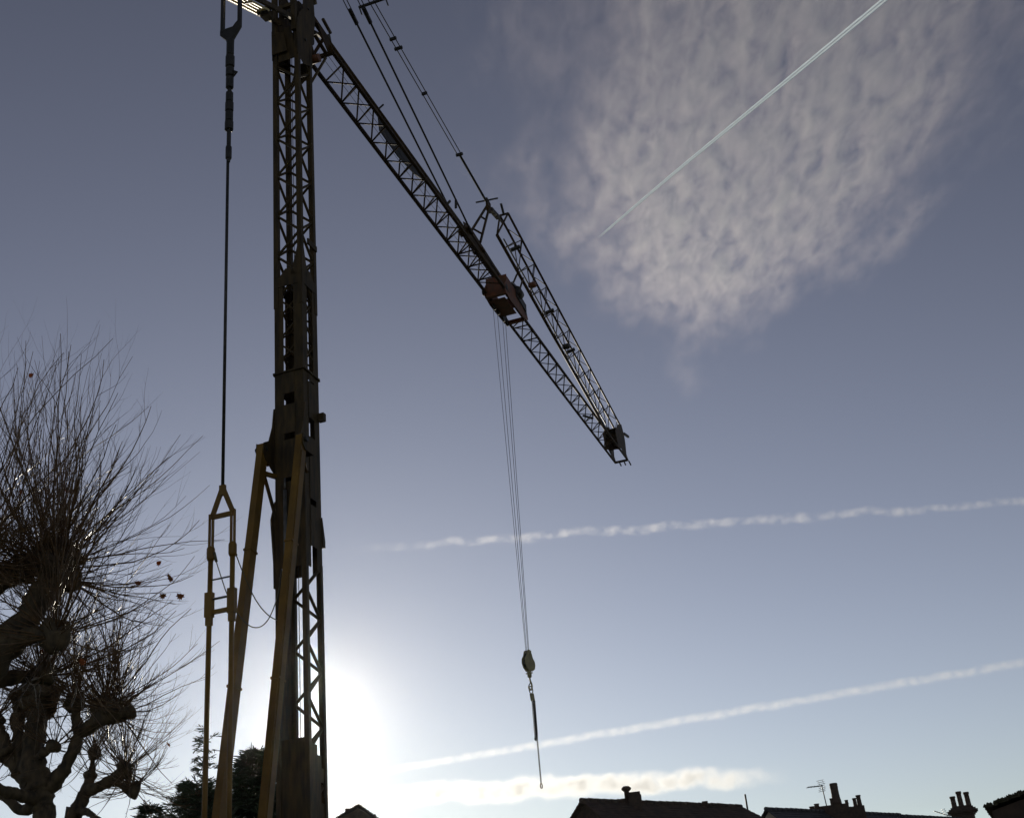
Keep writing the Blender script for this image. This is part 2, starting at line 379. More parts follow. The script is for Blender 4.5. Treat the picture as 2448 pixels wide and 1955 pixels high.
# yoke and twin rods
b = MB()
b.bar(L(ST, 0, 13.5), L(ST, -.3, 12.72), .07, .11, (1, 0, 0)); b.bar(L(ST, 0, 13.5), L(ST, .3, 12.78), .07, .11, (1, 0, 0))
b.bar(L(ST, 0, 13.55), L(ST, 0, 13.28), .08, .16, (1, 0, 0)); b.bar(L(ST, -.3, 12.76), L(ST, .3, 12.76), .07, .11, (1, 0, 0))
b.build('yoke', M['yellow'], stay)
for s in (-1, 1):
    n = s*.3
    for e in (-.045, .045):
        seg('link_bar', L(ST, n+e, 12.85), L(ST, n+e, 12.0), .06, .045, M['yellow'], stay, (1, 0, 0))
    b = MB().lathe(L(ST, n, 11.65), [(0, .075), (.06, .10), (.3, .10), (.36, .075)], 10); b.build('coupling', M['yellow'], stay)
    rod = MB().tube([L(ST, n, 11.7), L(ST-.06, n*1.05, 1.2)], .062, 12).build('tie_rod', M['yellow'], stay)
    b = MB().bar(L(ST-.01, n*1.02, 10.85), L(ST-.01, n*1.02, 10.25), .15, .19, (1, 0, 0)); b.bar(L(ST-.01, n*1.02, 10.25), L(ST-.01, n*1.02, 10.05), .12, .14, (1, 0, 0))
    b.build('coupling', M['yellow'], stay)
member('cross_rod', L(ST, -.3, 11.16), L(ST, .3, 11.16), .02, M['steel'], stay); member('cross_rod', L(ST, -.3, 10.68), L(ST, .3, 10.68), .028, M['steel'], stay)
seg('cross_bar', L(ST, -.3, 10.36), L(ST, .3, 10.36), .09, .10, M['yellow'], stay, (0, 0, 1))
def curve_pts(ctrl, n=16):
    out = []
    P = [ctrl[0]]+list(ctrl)+[ctrl[-1]]
    for i in range(1, len(P)-2):
        for k in range(n):
            t = k/n; a, b2, c, d2 = P[i-1], P[i], P[i+1], P[i+2]
            out.append(0.5*((2*b2)+(c-a)*t+(2*a-5*b2+4*c-d2)*t*t+(3*b2-a-3*c+d2)*t**3))
    out.append(Vector(ctrl[-1])); return out
ORG = Vector((-6.14, 31.1, 0)); NN = Vector((D.y, -D.x, 0))
def loc(px, py, d=None, n=None, z=None):
    """crane-frame point where a photo ray meets the plane d, n or z = const"""
    r = ray(px, py)
    if d is not None: t = ((ORG-CAM).dot(D)+d)/r.dot(D)
    elif n is not None: t = ((ORG-CAM).dot(NN)+n)/r.dot(NN)
    else: t = (z-CAM.z)/r.z
    q = CAM+r*t-ORG
    return L(q.dot(D), q.dot(NN), (CAM+r*t).z)
c1 = [loc(x, y, d=dd) for x, y, dd in ((556, 1306, -3.75), (566, 1330, -3.6), (580, 1366, -3.2), (603, 1418, -2.6), (625, 1453, -2.0), (647, 1474, -1.4), (672, 1486, -.7))]
c2 = [loc(x, y, d=dd) for x, y, dd in ((512, 1320, -3.85), (518, 1345, -3.8), (533, 1392, -3.75), (543, 1420, -3.7), (561, 1456, -3.5), (592, 1492, -3.0), (618, 1499, -2.3), (640, 1482, -1.6), (657, 1445, -1.0), (667, 1405, -.6), (668, 1380, -.5))]
for c in (c1, c2):
    cb = MB().tube(curve_pts(c), .014, 6).build('hanging_cable', M['cable'], crane)
    MB().tube([c[0], c[0].lerp(c[1], .9)], .035, 8).build('cable_sleeve', M['cable'], cb)

# ---- jib
JZ, JT1, JT2 = 32.0, 33.22, 32.84
PN, QN = .55, .07
jb = MB()
for n, n2 in ((-.4, -.4), (PN, .43)):
    jb.bar(L(1.9, n, JZ), L(20.2, n, JZ), .12, .12, (0, 1, 0)); jb.bar(L(20.2, n2, JZ), L(43.2, n2, JZ), .10, .10, (0, 1, 0))
jb.tube([L(2.3, QN, JT1), L(20.4, QN, JT1)], .085, 10); jb.tube([L(23.0, 0, JT2), L(43.0, 0, JT2)], .06, 10)
jb.bar(L(1.95, -.45, JZ), L(1.95, PN+.05, JZ), .12, .13); jb.bar(L(2.0, -.42, JZ), L(2.3, QN, JT1), .09, .09); jb.bar(L(2.0, PN, JZ), L(2.3, QN, JT1), .09, .09)
jb.bar(L(.75, QN, 33.35), L(2.4, QN, JT1+.02), .14, .18); jb.bar(L(.75, .3, 32.9), L(2.2, .3, 32.6), .1, .12); jb.prism([L(1.15, .38, 32.75), L(1.9, .38, 32.75), L(2.35, .38, 32.5), L(2.0, .38, 32.02), L(1.6, .38, 32.3)], (0, .03, 0))
jb.bar(L(1.3, .1, 32.6), L(2.3, 0, JT1), .1, .12); jb.bar(L(1.3, -.1, 32.6), L(1.95, -.2, JZ), .1, .12); jb.bar(L(1.3, .1, 32.6), L(1.95, .3, JZ), .1, .12)
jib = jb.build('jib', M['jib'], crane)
def warren(parent, P, Q, x0, x1, bay, ph, r, m):
    """zigzag between two chords: nodes of P at x0+k*bay, nodes of Q half a bay off"""
    k = 0
    while True:
        xp = x0 + k*bay
        if xp > x1: break
        for s in (-1, 1):
            xq = xp + s*bay/2
            if x0-.4 <= xq <= x1+.1: member('brace', P(xp), Q(xq), r, m, parent, 6)
        k += 1
lo1 = lambda n, z: (lambda x: L(x, n, z))
warren(jib, lo1(-.4, JZ), lo1(QN, JT1), 1.9+1.27, 19.8, 1.28, 0, .034, M['jib'])
warren(jib, lo1(PN, JZ), lo1(QN, JT1), 1.9+1.27, 19.8, 1.28, 0, .03, M['jib'])
warren(jib, lo1(-.4, JZ), lo1(PN, JZ), 1.9+1.27, 19.8, 1.28, 0, .032, M['jib'])
warren(jib, lo1(-.4, JZ), lo1(0, JT2), 23.4, 41.5, 1.425, 0, .03, M['jib'])
warren(jib, lo1(.43, JZ), lo1(0, JT2), 23.4, 41.5, 1.425, 0, .026, M['jib'])
warren(jib, lo1(-.4, JZ), lo1(.43, JZ), 23.4, 41.5, 1.425, 0, .026, M['jib'])
for x in (15.9, 17.1, 18.4): member('brace', L(x, -.4, JZ), L(x, PN, JZ), .04, M['jib'], jib, 6)
for x in (23.5, 25.0): member('brace', L(x, -.4, JZ), L(x, .4, JZ), .04, M['jib'], jib, 6)
for n in (-.12, .1): member('rope', L(2.2, n, 32.45), L(19.6, n, 32.35), .009, M['rope'], jib, 6)
# long panel hung under the top chord
MB().prism([L(6.9, 0, 32.35), L(6.8, 0, 33.25), L(11.2, 0, 33.25), L(11.6, 0, 33.0), L(10.3, 0, 32.55), L(8.6, 0, 32.28)], L(0, .04, 0)).build('panel', M['steel'], jib)
# small lamp / hook brackets on the top chord
seg('bracket', L(2.9, 0, JT1+.05), L(2.75, 0, JT1+.5), .1, .1, M['steel'], jib)
seg('bracket', L(6.8, 0, JT1+.05), L(6.9, .25, JT1+.33), .04, .06, M['steel'], jib)
seg('bracket', L(13.2, .3, JT1-.4), L(13.3, .42, JT1-.2), .06, .1, M['steel'], jib)
seg('bracket', L(35.2, -.2, JZ-.02), L(35.9, .2, JZ-.02), .12, .08, M['steel'], jib)
# joint where the jib folds: plates round the top chord
b = MB()
for n in (-.12, .12):
    b.prism([L(15.6, n, 33.45), L(16.4, n, 33.75), L(18.2, n, 33.6), L(20.9, n, 33.35), L(21.2, n, 32.95), L(19.0, n, 33.0), L(16.6, n, 32.95), L(15.9, n, 33.1)], L(0, .03, 0))
b.bar(L(16.2, -.3, 33.3), L(16.2, .3, 33.3), .5, .12); b.bar(L(17.9, -.28, 33.25), L(17.9, .28, 33.25), .3, .12)
b.build('joint_plate', M['jib'], jib)
seg('joint_beam', L(16.4, .12, 33.45), L(21.0, .12, 33.2), .14, .2, M['jib'], jib, (0, 1, 0))
# hinge block at the far end
b = MB()
for n in (-.40, .41):
    b.prism([L(40.9, n, 32.05), L(40.6, n, 33.0), L(41.6, n, 33.9), L(42.7, n, 34.35), L(43.1, n, 33.8), L(43.15, n, 33.2), L(43.0, n, 32.35), L(43.3, n, 32.1), L(43.2, n, 31.95), L(42.4, n, 32.1), L(41.6, n, 32.3)], L(0, .03, 0))
b.prism([L(41.0, -.37, 32.6), L(41.0, .38, 32.6), L(41.9, .38, 33.7), L(41.9, -.37, 33.7)], L(.03, 0, 0)); b.prism([L(42.9, -.37, 32.9), L(42.9, .1, 32.9), L(42.9, .1, 34.0), L(42.9, -.37, 34.0)], L(.03, 0, 0))
b.bar(L(41.4, -.4, 33.4), L(41.4, .4, 33.4), .7, .1); b.bar(L(42.8, -.4, 33.9), L(42.8, .4, 33.9), .12, .5)
b.bar(L(43.2, -.45, 32.02), L(43.2, .45, 32.02), .12, .12); b.bar(L(42.2, -.42, 32.6), L(42.2, .42, 32.6), .1, .2)
hb = b.build('tip_hinge_block', M['jib'], jib)
for d_, n, l_ in ((43.3, -.15, .35), (43.35, .15, .3), (43.4, .45, .45)): seg('bolt', L(d_, n, 32.0), L(d_+l_, n, 31.9), .07, .07, M['steel'], jib)
seg('bracket', L(43.2, .42, 33.9), L(44.1, .5, 34.0), .12, .14, M['steel'], jib)

# ---- folded end section of the jib, lying back over it
def ap(x): return L(x, 0, 36.08-(x-21.05)*.1665)                       # lower chord
def upc(n): return lambda x: L(x, n, 38.10-(x-23.7)*.1815)             # two upper chords
fb = MB()
fb.tube([ap(21.05), ap(40.9)], .085, 10)
for n in (-.22, .24): fb.tube([upc(n)(22.6), upc(n)(43.5)], .06, 8)
fb.bar(ap(21.05), upc(-.22)(22.6), .07, .07); fb.bar(ap(21.05), upc(.24)(22.6), .07, .07); fb.bar(upc(-.22)(22.6), upc(.24)(22.6), .07, .09)
fold = fb.build('folded_jib_section', M['jib'], crane)
for n in (-.22, .24): warren(fold, lambda x: ap(x), lambda x, n=n: upc(n)(x+1.6), 22.1, 40.5, 2.02, 0, .028, M['jib'])
k = 0
x = 23.6
while x < 42.5:
    member('brace', upc(-.22)(x), upc(.24)(x+1.0), .024, M['jib'], fold, 6); member('brace', upc(.24)(x+1.0), upc(-.22)(x+2.0), .024, M['jib'], fold, 6)
    x += 2.0
member('guide_tube', ap(21.6)+L(0, .16, .12), ap(39.5)+L(0, .14, .1), .04, M['galv'], fold, 10)
for x in (24.2, 29.7, 33.5): seg('bracket', upc(0)(x)+L(0, -.3, -.9), upc(0)(x)+L(.1, .2, -.75), .2, .12, M['steel'], fold)
for x in (25.5, 31.2): MB().lathe(ap(x)+L(0, .1, .15), [(0, .13), (.06, .17), (.34, .17), (.4, .13)], 12, (0, -1, 0)).build('pulley', M['rust'] if x < 30 else M['steel'], fold)
seg('bracket', upc(0)(22.6), upc(0)(22.3)+L(0, 0, .45), .1, .12, M['steel'], fold)
# struts under the folded section
fs = MB()
fs.bar(L(22.3, -.1, 33.3), ap(24.2)+L(0, -.1, 0), .07, .07); fs.bar(L(22.9, .15, 33.3), ap(24.6)+L(0, .1, 0), .07, .07); fs.bar(L(23.2, -.08, 34.2), L(23.4, .14, 34.2), .06, .06)
fs.build('prop', M['jib'], fold)

# ---- jib mast strut and pendants
b = MB()
b.bar(L(17.0, -.16, 33.6), L(20.0, -.05, 37.2), .09, .09); b.bar(L(17.75, .16, 33.6), L(20.1, .05, 37.2), .09, .09)
b.bar(L(17.7, -.14, 34.45), L(18.3, .14, 34.4), .06, .08); b.bar(L(18.9, -.1, 35.9), L(19.2, .1, 35.8), .06, .08)
b.prism([L(19.8, -.05, 36.8), L(20.3, -.05, 36.9), L(20.35, -.05, 37.5), L(19.85, -.05, 37.6)], L(0, .1, 0))
js = b.build('jib_strut', M['jib'], crane)
seg('cross_bar', L(19.95, -.6, 37.55), L(20.05, .55, 37.5), .06, .06, M['steel'], js)
b = MB()
for t in range(5):
    p = L(20.2, 0, 37.2).lerp(L(22.2, 0, 37.55), (t+.5)/5); q = L(20.2, 0, 37.2).lerp(L(22.2, 0, 37.55), (t+1.35)/5)
    b.bar(p, q, .2 if t < 3 else .09, .2 if t < 3 else .09)
b.build('shackle_link', M['steel'], js)
HEAD = (-.66, 39.55)
def lerp3(d, a, b2): f = (d-a[0])/(b2[0]-a[0]); return L(d, a[1]+(b2[1]-a[1])*f, a[2]+(b2[2]-a[2])*f)
for n, end in ((-.3, (16.35, -.3, 33.6)), (.3, (16.2, .3, 33.15))):
    st = (HEAD[0], n, 39.35)
    f = lambda d: lerp3(d, st, end)
    pb = member('pendant_bar', f(5.6), f(end[0]), .042, M['steel'], crane, 10)
    for e in (-.07, .07): member('pendant_rope', f(HEAD[0])+L(0, e, 0), f(5.6)+L(0, e, 0), .02, M['rope'], crane, 6)
    MB().bar(f(5.3), f(5.95), .12, .16).build('pendant_socket', M['steel'], crane)
    seg('pendant_lug', f(14.4), f(14.4)+L(-.1, 0, -.5), .1, .06, M['steel'], crane)
st, en = (HEAD[0], 0, 39.95), (20.05, 0, 37.3)
f3 = lambda d: lerp3(d, st, en)
for e in (-.11, .11): member('pendant_rope', f3(HEAD[0])+L(0, e, 0), f3(16.4)+L(0, e*.8, 0), .022, M['rope'], crane, 6)
member('pendant_bar', f3(16.3), f3(20.05), .06, M['steel'], crane, 10)
for d_, w_ in ((8.9, .3), (9.45, .36), (12.2, .25), (16.3, .34)): seg('pendant_spacer', f3(d_)+L(0, -w_/2, 0), f3(d_)+L(0, w_/2, 0), .1, .12, M['steel'], crane)
sp = seg('spreader_bar', f3(6.9)+L(0, -.62, 0), f3(6.9)+L(0, .62, 0), .09, .09, M['steel'], crane)
for n in (-.6, .6): seg('spreader_leg', f3(6.9)+L(0, n, 0), f3(6.9)+L(.12, n+.05, -.32), .05, .05, M['steel'], sp)

# ---- trolley
b = MB()
for n in (-.46, .58):
    b.prism([L(19.5, n, 32.15), L(19.5, n, 31.8), L(20.2, n, 31.62), L(22.3, n, 31.68), L(22.9, n, 31.9), L(22.8, n, 32.2), L(22.0, n, 32.75), L(20.0, n, 32.8)], L(0, .03, 0))
b.bar(L(19.95, -.46, 32.55), L(19.95, .6, 32.55), .8, .06, (0, 0, 1)); b.bar(L(21.9, -.2, 32.5), L(21.9, .6, 32.5), .6, .06, (0, 0, 1))
b.bar(L(19.7, -.46, 31.85), L(19.7, .6, 31.85), .25, .2, (0, 0, 1)); b.bar(L(22.6, -.46, 31.85), L(22.6, .6, 31.85), .18, .16, (0, 0, 1))
b.bar(L(20.0, .0, 31.74), L(21.7, .0, 31.74), .8, .03, (0, 1, 0)); b.bar(L(20.5, .3, 33.0), L(22.3, .4, 32.7), .3, .4, (0, 1, 0))
tr = b.build('trolley', M['rust'], crane)
for d_ in (19.8, 22.6):
    for n in (-.58, .58): MB().lathe(L(d_, n-.05, 32.15), [(0, .13), (.02, .15), (.08, .15), (.1, .13)], 14, (0, -1, 0)).build('wheel', M['steel'], tr)
for d_ in (20.5, 21.05, 21.8, 22.3): MB().lathe(L(d_, -.36, 31.72), [(0, .2), (.025, .2), (.03, .17), (.05, .17), (.055, .2), (.08, .2)], 18, (0, -1, 0)).build('sheave', M['steel'], tr)
b = MB().lathe(L(21.2, .62, 32.75), [(0, .2), (.05, .26), (.55, .26), (.6, .2)], 14, (1, 0, -.1)); b.bar(L(21.2, .55, 32.6), L(22.6, .55, 32.4), .24, .45, (0, 1, 0))
b.build('winch_motor', M['steel'], tr)
seg('lamp_bracket', L(20.9, .55, 33.0), L(21.5, .62, 33.0), .1, .12, M['galv'], tr)
BLK = (20.75, -.42)
for i, (d_, n, e) in enumerate(((20.5, -.40, -.24), (21.05, -.38, -.1), (21.8, -.38, .12), (22.3, -.40, .26))):
    member('hoist_rope', L(d_, n, 31.7), L(BLK[0]+e*.8, BLK[1], 14.5), .011, M['rope'], crane, 6)

# ---- base, far below the frame
b = MB(); b.lathe(L(-1.2, 0, .55), [(0, 1.0), (.1, 1.05), (.25, 1.05), (.3, .9)], 24); b.bar(L(-4.4, 0, 1.0), L(.7, 0, 1.0), 1.5, .3, (0, 1, 0))
base = b.build('slewing_base', M['yellow'], crane)
b = MB(); b.bar(L(-2.4, 0, .4), L(0, 0, .4), 2.2, .35, (0, 1, 0))
for sx in (-1, 1):
    for sn in (-1, 1): b.bar(L(-1.2+sx*.9, sn*.9, .4), L(-1.2+sx*2.6, sn*2.6, .35), .28, .3, (0, 0, 1)); b.lathe(L(-1.2+sx*2.6, sn*2.6, 0), [(0, .3), (.05, .3), (.06, .08), (.4, .08)], 12)
b.build('chassis', M['steel'], base)
for i in range(5): MB().box(L(-4.9, -1.1, 1.17+i*.42), L(-4.05, 1.1, 1.17+i*.42+.4)).build('ballast_block', M['concrete'], base)

# ================================================================== HOOK BLOCK AND SLING (hang from the crane)
def W_(p): return crane_m @ Vector(p)
crane_m = Matrix.Translation(ORG) @ Matrix.Rotation(math.atan2(D.y, D.x), 4, 'Z')
blk_o = W_(L(BLK[0], BLK[1], 0))
hook = empty('hook_block', (blk_o.x, blk_o.y, 14.0), math.atan2(D.y, D.x)+math.radians(-25))
hook.scale = (.85, .85, .85)
tag(hook, 'pale crane hook block hanging on thin ropes above the chain sling', 'hook block')
b = MB()
for y in (-.13, .10):
    prof = [(0, .98), (-.11, .93), (-.16, .8), (-.2, .68), (-.33, .5), (-.35, .3), (-.28, .08), (-.12, -.1), (.12, -.12), (.30, .0), (.36, .2), (.34, .38), (.22, .56), (.18, .75), (.1, .93)]
    b.prism([Vector((x, y, z)) for x, z in prof], (0, .03, 0))
b.bar((-.05, -.1, .7), (.05, -.1, .9), .1, .2, (1, 0, 0))
b.build('cheek_plate', M['block'], hook)
for x, z in ((-.12, .3), (.14, .22), (0, .62)):
    MB().lathe((x, -.09, z), [(0, .2), (.03, .2), (.04, .16), (.13, .16), (.14, .2), (.17, .2)], 18, (0, 1, 0)).build('sheave', M['steel'], hook)
b = MB().lathe((0, 0, -.42), [(0, .07), (.04, .11), (.3, .11), (.34, .09)], 14); b.bar((-.1, 0, -.2), (.1, 0, -.2), .05, .3, (0, 0, 1)); b.build('swivel', M['block'], hook)
hk = [Vector((0, 0, -.4)), Vector((0, 0, -.55)), Vector((.06, 0, -.68)), Vector((.10, 0, -.82)), Vector((.06, 0, -.98)), Vector((-.03, 0, -1.03)), Vector((-.12, 0, -.96)), Vector((-.14, 0, -.86))]
MB().tube(curve_pts(hk, 6), [.045]*40+[.05]*3 if False else .045, 10).build('hook', M['block'], hook)
MB().bar((-.13, 0, -.84), (.05, 0, -.62), .03, .04).build('safety_latch', M['steel'], hook)

sling = empty('chain_sling', (blk_o.x, blk_o.y, 9.17), math.atan2(D.y, D.x)+math.radians(-25))
tag(sling, 'slender chain sling with one long leg dangling from the crane hook', 'sling')
def ring(name, c, ru, rv, r, m, parent, n=18):
    pts = [Vector((c[0]+ru*math.cos(2*math.pi*k/n), c[1], c[2]+rv*math.sin(2*math.pi*k/n))) for k in range(n+1)]
    return MB().tube(pts, r, 7).build(name, m, parent)
ring('master_link', (0, 0, 3.95), .11, .16, .022, M['block'], sling)
MB().bar((.02, 0, 3.8), (.06, 0, 3.5), .1, .16).build('shortener', M['block'], sling)
def chain(name, p0, p1, w):
    b = MB(); p0, p1 = Vector(p0), Vector(p1); ln = (p1-p0).length; k = max(2, int(ln/.085)); d = (p1-p0)/k; t = d.normalized()
    for i in range(k):
        c = p0+d*(i+.5); s = Vector((1, 0, 0)) if i % 2 else Vector((0, 1, 0))
        pts = [c + t*(math.sin(a)*d.length*.72) + s*(math.cos(a)*w) for a in [2*math.pi*j/8 for j in range(9)]]
        b.tube(pts, w*.42, 5, caps=False)
    return b.build(name, M['steel'], sling)
chain('chain_leg', (.02, 0, 3.8), (.0, .02, 1.95), .03); chain('chain_leg', (.08, 0, 3.5), (.08, .0, 1.9), .042); chain('chain_leg', (.14, 0, 3.5), (.10, 0, 2.1), .042)
chain('chain_leg', (.11, 0, 3.5), (.07, 0, .16), .030)
MB().bar((-.02, .02, 1.98), (.03, .02, 1.86), .05, .07).build('chain_hook', M['steel'], sling)
ring('end_link', (.07, 0, .05), .06, .09, .022, M['rust'], sling)

# ================================================================== HOUSES
def roof_slope(b, r0, r1, e0, e1, courses=26, lap=.025):
    """stepped courses from eave e0-e1 up to ridge r0-r1"""
    nrm = (r1-r0).cross(e0-r0).normalized()
    if nrm.z < 0: nrm = -nrm
    for k in range(courses):
        f0, f1 = k/courses, (k+1.12)/courses
        p = [e0.lerp(r0, f0), e1.lerp(r1, f0), e1.lerp(r1, min(f1, 1)), e0.lerp(r0, min(f1, 1))]
        j = nrm*(lap+.006*random.random()); b.prism([p[0]+j, p[1]+j, p[2]+nrm*.002, p[3]+nrm*.002], -nrm*.03)
def house(name, R0, R1, half, drop, label, roof_m, wall_m, hip0=0.0, hip1=0.0, group='terraced houses beyond the crane', verge=.25):
    """gabled (or hipped) house below the ridge R0-R1"""
    root = empty(name, ((R0.x+R1.x)/2, (R0.y+R1.y)/2, 0)); o = Vector(root.location)
    tag(root, label, 'house', group)
    ax = (R1-R0); ax.z = 0; ax.normalize(); nr = Vector((ax.y, -ax.x, 0))
    if nr.dot(Vector((R0.x, R0.y, 0))) > 0: nr = -nr          # nr points toward the camera
    ze = R0.z-drop
    b = MB(); R0l, R1l = R0-o, R1-o
    for s in (1, -1):
        e0 = R0l - ax*(hip0*half) + nr*(s*half); e1 = R1l + ax*(hip1*half) + nr*(s*half); e0.z = e1.z = ze
        roof_slope(b, R0l, R1l, e0, e1)
    for hipf, Rl, s in ((hip0, R0l, -1), (hip1, R1l, 1)):
        if hipf:
            e0 = Rl + ax*(s*hipf*half) + nr*half; e1 = Rl + ax*(s*hipf*half) - nr*half; e0.z = e1.z = ze
            roof_slope(b, Rl, Rl+ax*.01*s, e0, e1)
    roof = b.build('roof', roof_m, root)
    k = int((R1-R0).length/.45)
    tb = MB()
    for i in range(k):                                          # ridge tiles, slightly uneven
        p = R0l.lerp(R1l, (i+.02)/k); q = R0l.lerp(R1l, (i+1.0)/k); dz = Vector((0, 0, U(-.008, .012)))
        tb.tube([p+dz, q+dz], [.12, .105], 10)
    tb.build('ridge_tiles', roof_m, roof)
    b = MB(); wv = half-.3
    c0 = R0l + ax*(verge-hip0*half*.9); c1 = R1l - ax*(verge-hip1*half*.9)
    for a_, b_ in ((c0, c1),):
        pts = []
        for s in (1, -1):
            p0 = a_+nr*(s*wv); p1 = b_+nr*(s*wv)
            p0.z = p1.z = 0
            b.prism([p0, p1, p1+Vector((0, 0, ze+.15)), p0+Vector((0, 0, ze+.15))], -nr*(s*.25))
        for pc, hipf, s in ((a_, hip0, 1), (b_, hip1, -1)):
            base0 = pc+nr*wv; base1 = pc-nr*wv; base0.z = base1.z = 0
            poly = [base0, base1, base1+Vector((0, 0, ze+.1)), base0+Vector((0, 0, ze+.1))]
            if not hipf:
                tp = Vector(pc); tp.z = R0.z-.12; poly = [base0, base1, base1+Vector((0, 0, ze+.15)), tp, base0+Vector((0, 0, ze+.15))]
            b.prism(poly, ax*(s*.25))
    b.build('wall', wall_m, root)
    # windows and a door on the side facing the camera
    ln = (c1-c0).length
    for z0, cnt in ((1.0, 3), (3.6, 3)):
        for i in range(cnt):
            cpt = c0.lerp(c1, (i+.5)/cnt) + nr*(wv+.01); wl, wh = .55, 1.3
            if z0 < 2 and i == 1:
                MB().prism([Vector((cpt.x, cpt.y, .1))+ax*s_*.45+Vector((0, 0, h_)) for s_, h_ in ((-1, 0), (1, 0), (1, 2), (-1, 2))], nr*.05).build('door', M['slate'], root); continue
            q = [Vector((cpt.x, cpt.y, z0))+ax*s_*wl+Vector((0, 0, h_)) for s_, h_ in ((-1, 0), (1, 0), (1, wh), (-1, wh))]
            wn = MB().prism(q, nr*.03).build('window', M['glass'], root)
            fb_ = MB()
            for a2, b2 in ((0, 1), (1, 2), (2, 3), (3, 0)): fb_.bar(q[a2]+nr*.03, q[b2]+nr*.03, .08, .06)
            fb_.bar((q[0]+q[1])/2+nr*.035, (q[2]+q[3])/2+nr*.035, .05, .04); fb_.build('frame', M['wframe'], wn)
    root['ax'] = 0; del root['ax']
    return root, ax, nr
def pot(parent, p, h, r, m=None):
    o = Vector(parent.location) if parent.type == 'EMPTY' else Vector((0, 0, 0))
    return MB().lathe(p, [(0, r*1.25), (h*.08, r*1.28), (h*.12, r*1.05), (h*.45, r*.95), (h*.5, r*1.06), (h*.54, r*.95), (h*.86, r*.92), (h*.88, r*1.14), (h, r*1.12), (h, r*.8), (h-.05, r*.78)], 14).build('chimney_pot', m or M['pot'], parent)
def stack(root, p, ax, w, dpt, h, m=None, corbel=True):
    """brick stack standing on the ridge; p in root space at the stack's foot"""
    nr = Vector((ax.y, -ax.x, 0)); b = MB()
    b.bar(p, p+Vector((0, 0, h)), w, dpt, ax)
    if corbel:
        b.bar(p+Vector((0, 0, h-.28)), p+Vector((0, 0, h-.18)), w+.09, dpt+.09, ax); b.bar(p+Vector((0, 0, h-.178)), p+Vector((0, 0, h-.05)), w+.17, dpt+.17, ax)
        b.bar(p+Vector((0, 0, h-.048)), p+Vector((0, 0, h+.04)), w+.02, dpt+.02, ax)
    return b.build('chimney', m or M['brick'], root)
def scaled(px, P): return px/F*(RM.transposed() @ (P-CAM)).z*-1.0          # photo pixels -> metres at the depth of P

# -- long tiled roof, middle
R0 = at_z(1388, 1912, 9.0); R1 = at_z(1772, 1927, 9.0)
h1, ax1, nr1 = house('house', R0, R1, 4.2, 3.4, 'low house with long plain ridge, mushroom cowl chimney and thin pole', M['tile'], M['brick'], hip0=0.0, hip1=.75)
o1 = Vector(h1.location)
def to_px(P): c = RM.transposed() @ (P-CAM); return CX+F*c.x/-c.z
def on_ridge(px, py, R0, R1, z):
    """point of the ridge line that stands at photo column px"""
    lo, hi = -.3, 1.4
    for _ in range(50):
        md = (lo+hi)/2
        if to_px(R0.lerp(R1, md)) < px: lo = md
        else: hi = md
    return R0.lerp(R1, lo)
def across(p): return Vector((p.y, -p.x, 0)).normalized()
p = on_ridge(1504, 1916, R0, R1, 9.0); s_ = scaled(1, p); xv = across(p)
ch = stack(h1, p+xv*(14*s_)-o1-Vector((0, 0, .5)), xv, 29*s_, .75, .5+20*s_, corbel=False)
MB().bar(p+xv*(26*s_)-o1, p+xv*(26*s_)-o1+Vector((0, 0, 13*s_)), 9*s_, .7, xv).build('shoulder', M['brick'], ch)
MB().bar(p-xv*(12*s_)-o1-Vector((0, 0, .3)), p-xv*(12*s_)-o1+Vector((0, 0, 8*s_)), 15*s_, .6, xv).build('shoulder', M['brick'], ch)
MB().lathe(p-xv*(3*s_)-o1, [(0, 6.5*s_), (25*s_, 6.2*s_), (27*s_, 9*s_), (30*s_, 12*s_), (33*s_, 11.5*s_), (37*s_, 7*s_), (37.5*s_, 1*s_)], 16).build('cowl', M['pot'], ch)
p = on_ridge(1686, 1922, R0, R1, 9.0); s_ = scaled(1, p); xv = across(p)
MB().bar(p-o1-Vector((0, 0, .3)), p-o1+Vector((0, 0, 8*s_)), 14*s_, .5, xv).build('ridge_vent', M['brick'], h1); MB().bar(p-xv*(14*s_)-o1-Vector((0, 0, .3)), p-xv*(14*s_)-o1+Vector((0, 0, 3*s_)), 22*s_, .45, xv).build('ridge_vent', M['brick'], h1)
p = on_ridge(1786, 1925, R0, R1, 9.0); s_ = scaled(1, p); xv = across(p)
MB().tube([p-o1-Vector((0, 0, .6)), p-o1+Vector((0, 0, 29*s_))], 2.3*s_, 10).build('vent_pipe', M['steel'], h1)

# -- second house, slate roof, right of the first
R0 = at_z(1830, 1933, 9.4); R1 = at_z(2152, 1947, 9.4)
h2, ax2, nr2 = house('house', R0, R1, 4.0, 3.6, 'slate roofed house with pale gable, cluster of chimney pots and television aerial', M['slate'], M['render'])
o2 = Vector(h2.location); Rm = (R0, R1)
def px_on(px, py): return on_ridge(px, py, *Rm, 9.4)
p = px_on(1980, 1945); s_ = scaled(1, p); xv = across(p)
big = stack(h2, p-o2-Vector((0, 0, .6)), xv, 108*s_, .9, .6+4*s_, corbel=False)
MB().bar(p+xv*(15*s_)-o2-Vector((0, 0, .3)), p+xv*(15*s_)-o2+Vector((0, 0, 13*s_)), 70*s_, .7, xv).build('shoulder', M['brick'], big)
MB().bar(p+xv*(69*s_)-o2-Vector((0, 0, 2.2)), p+xv*(69*s_)-o2+Vector((0, 0, 4*s_)), 32*s_, .6, xv).build('chimney', M['brick'], h2)
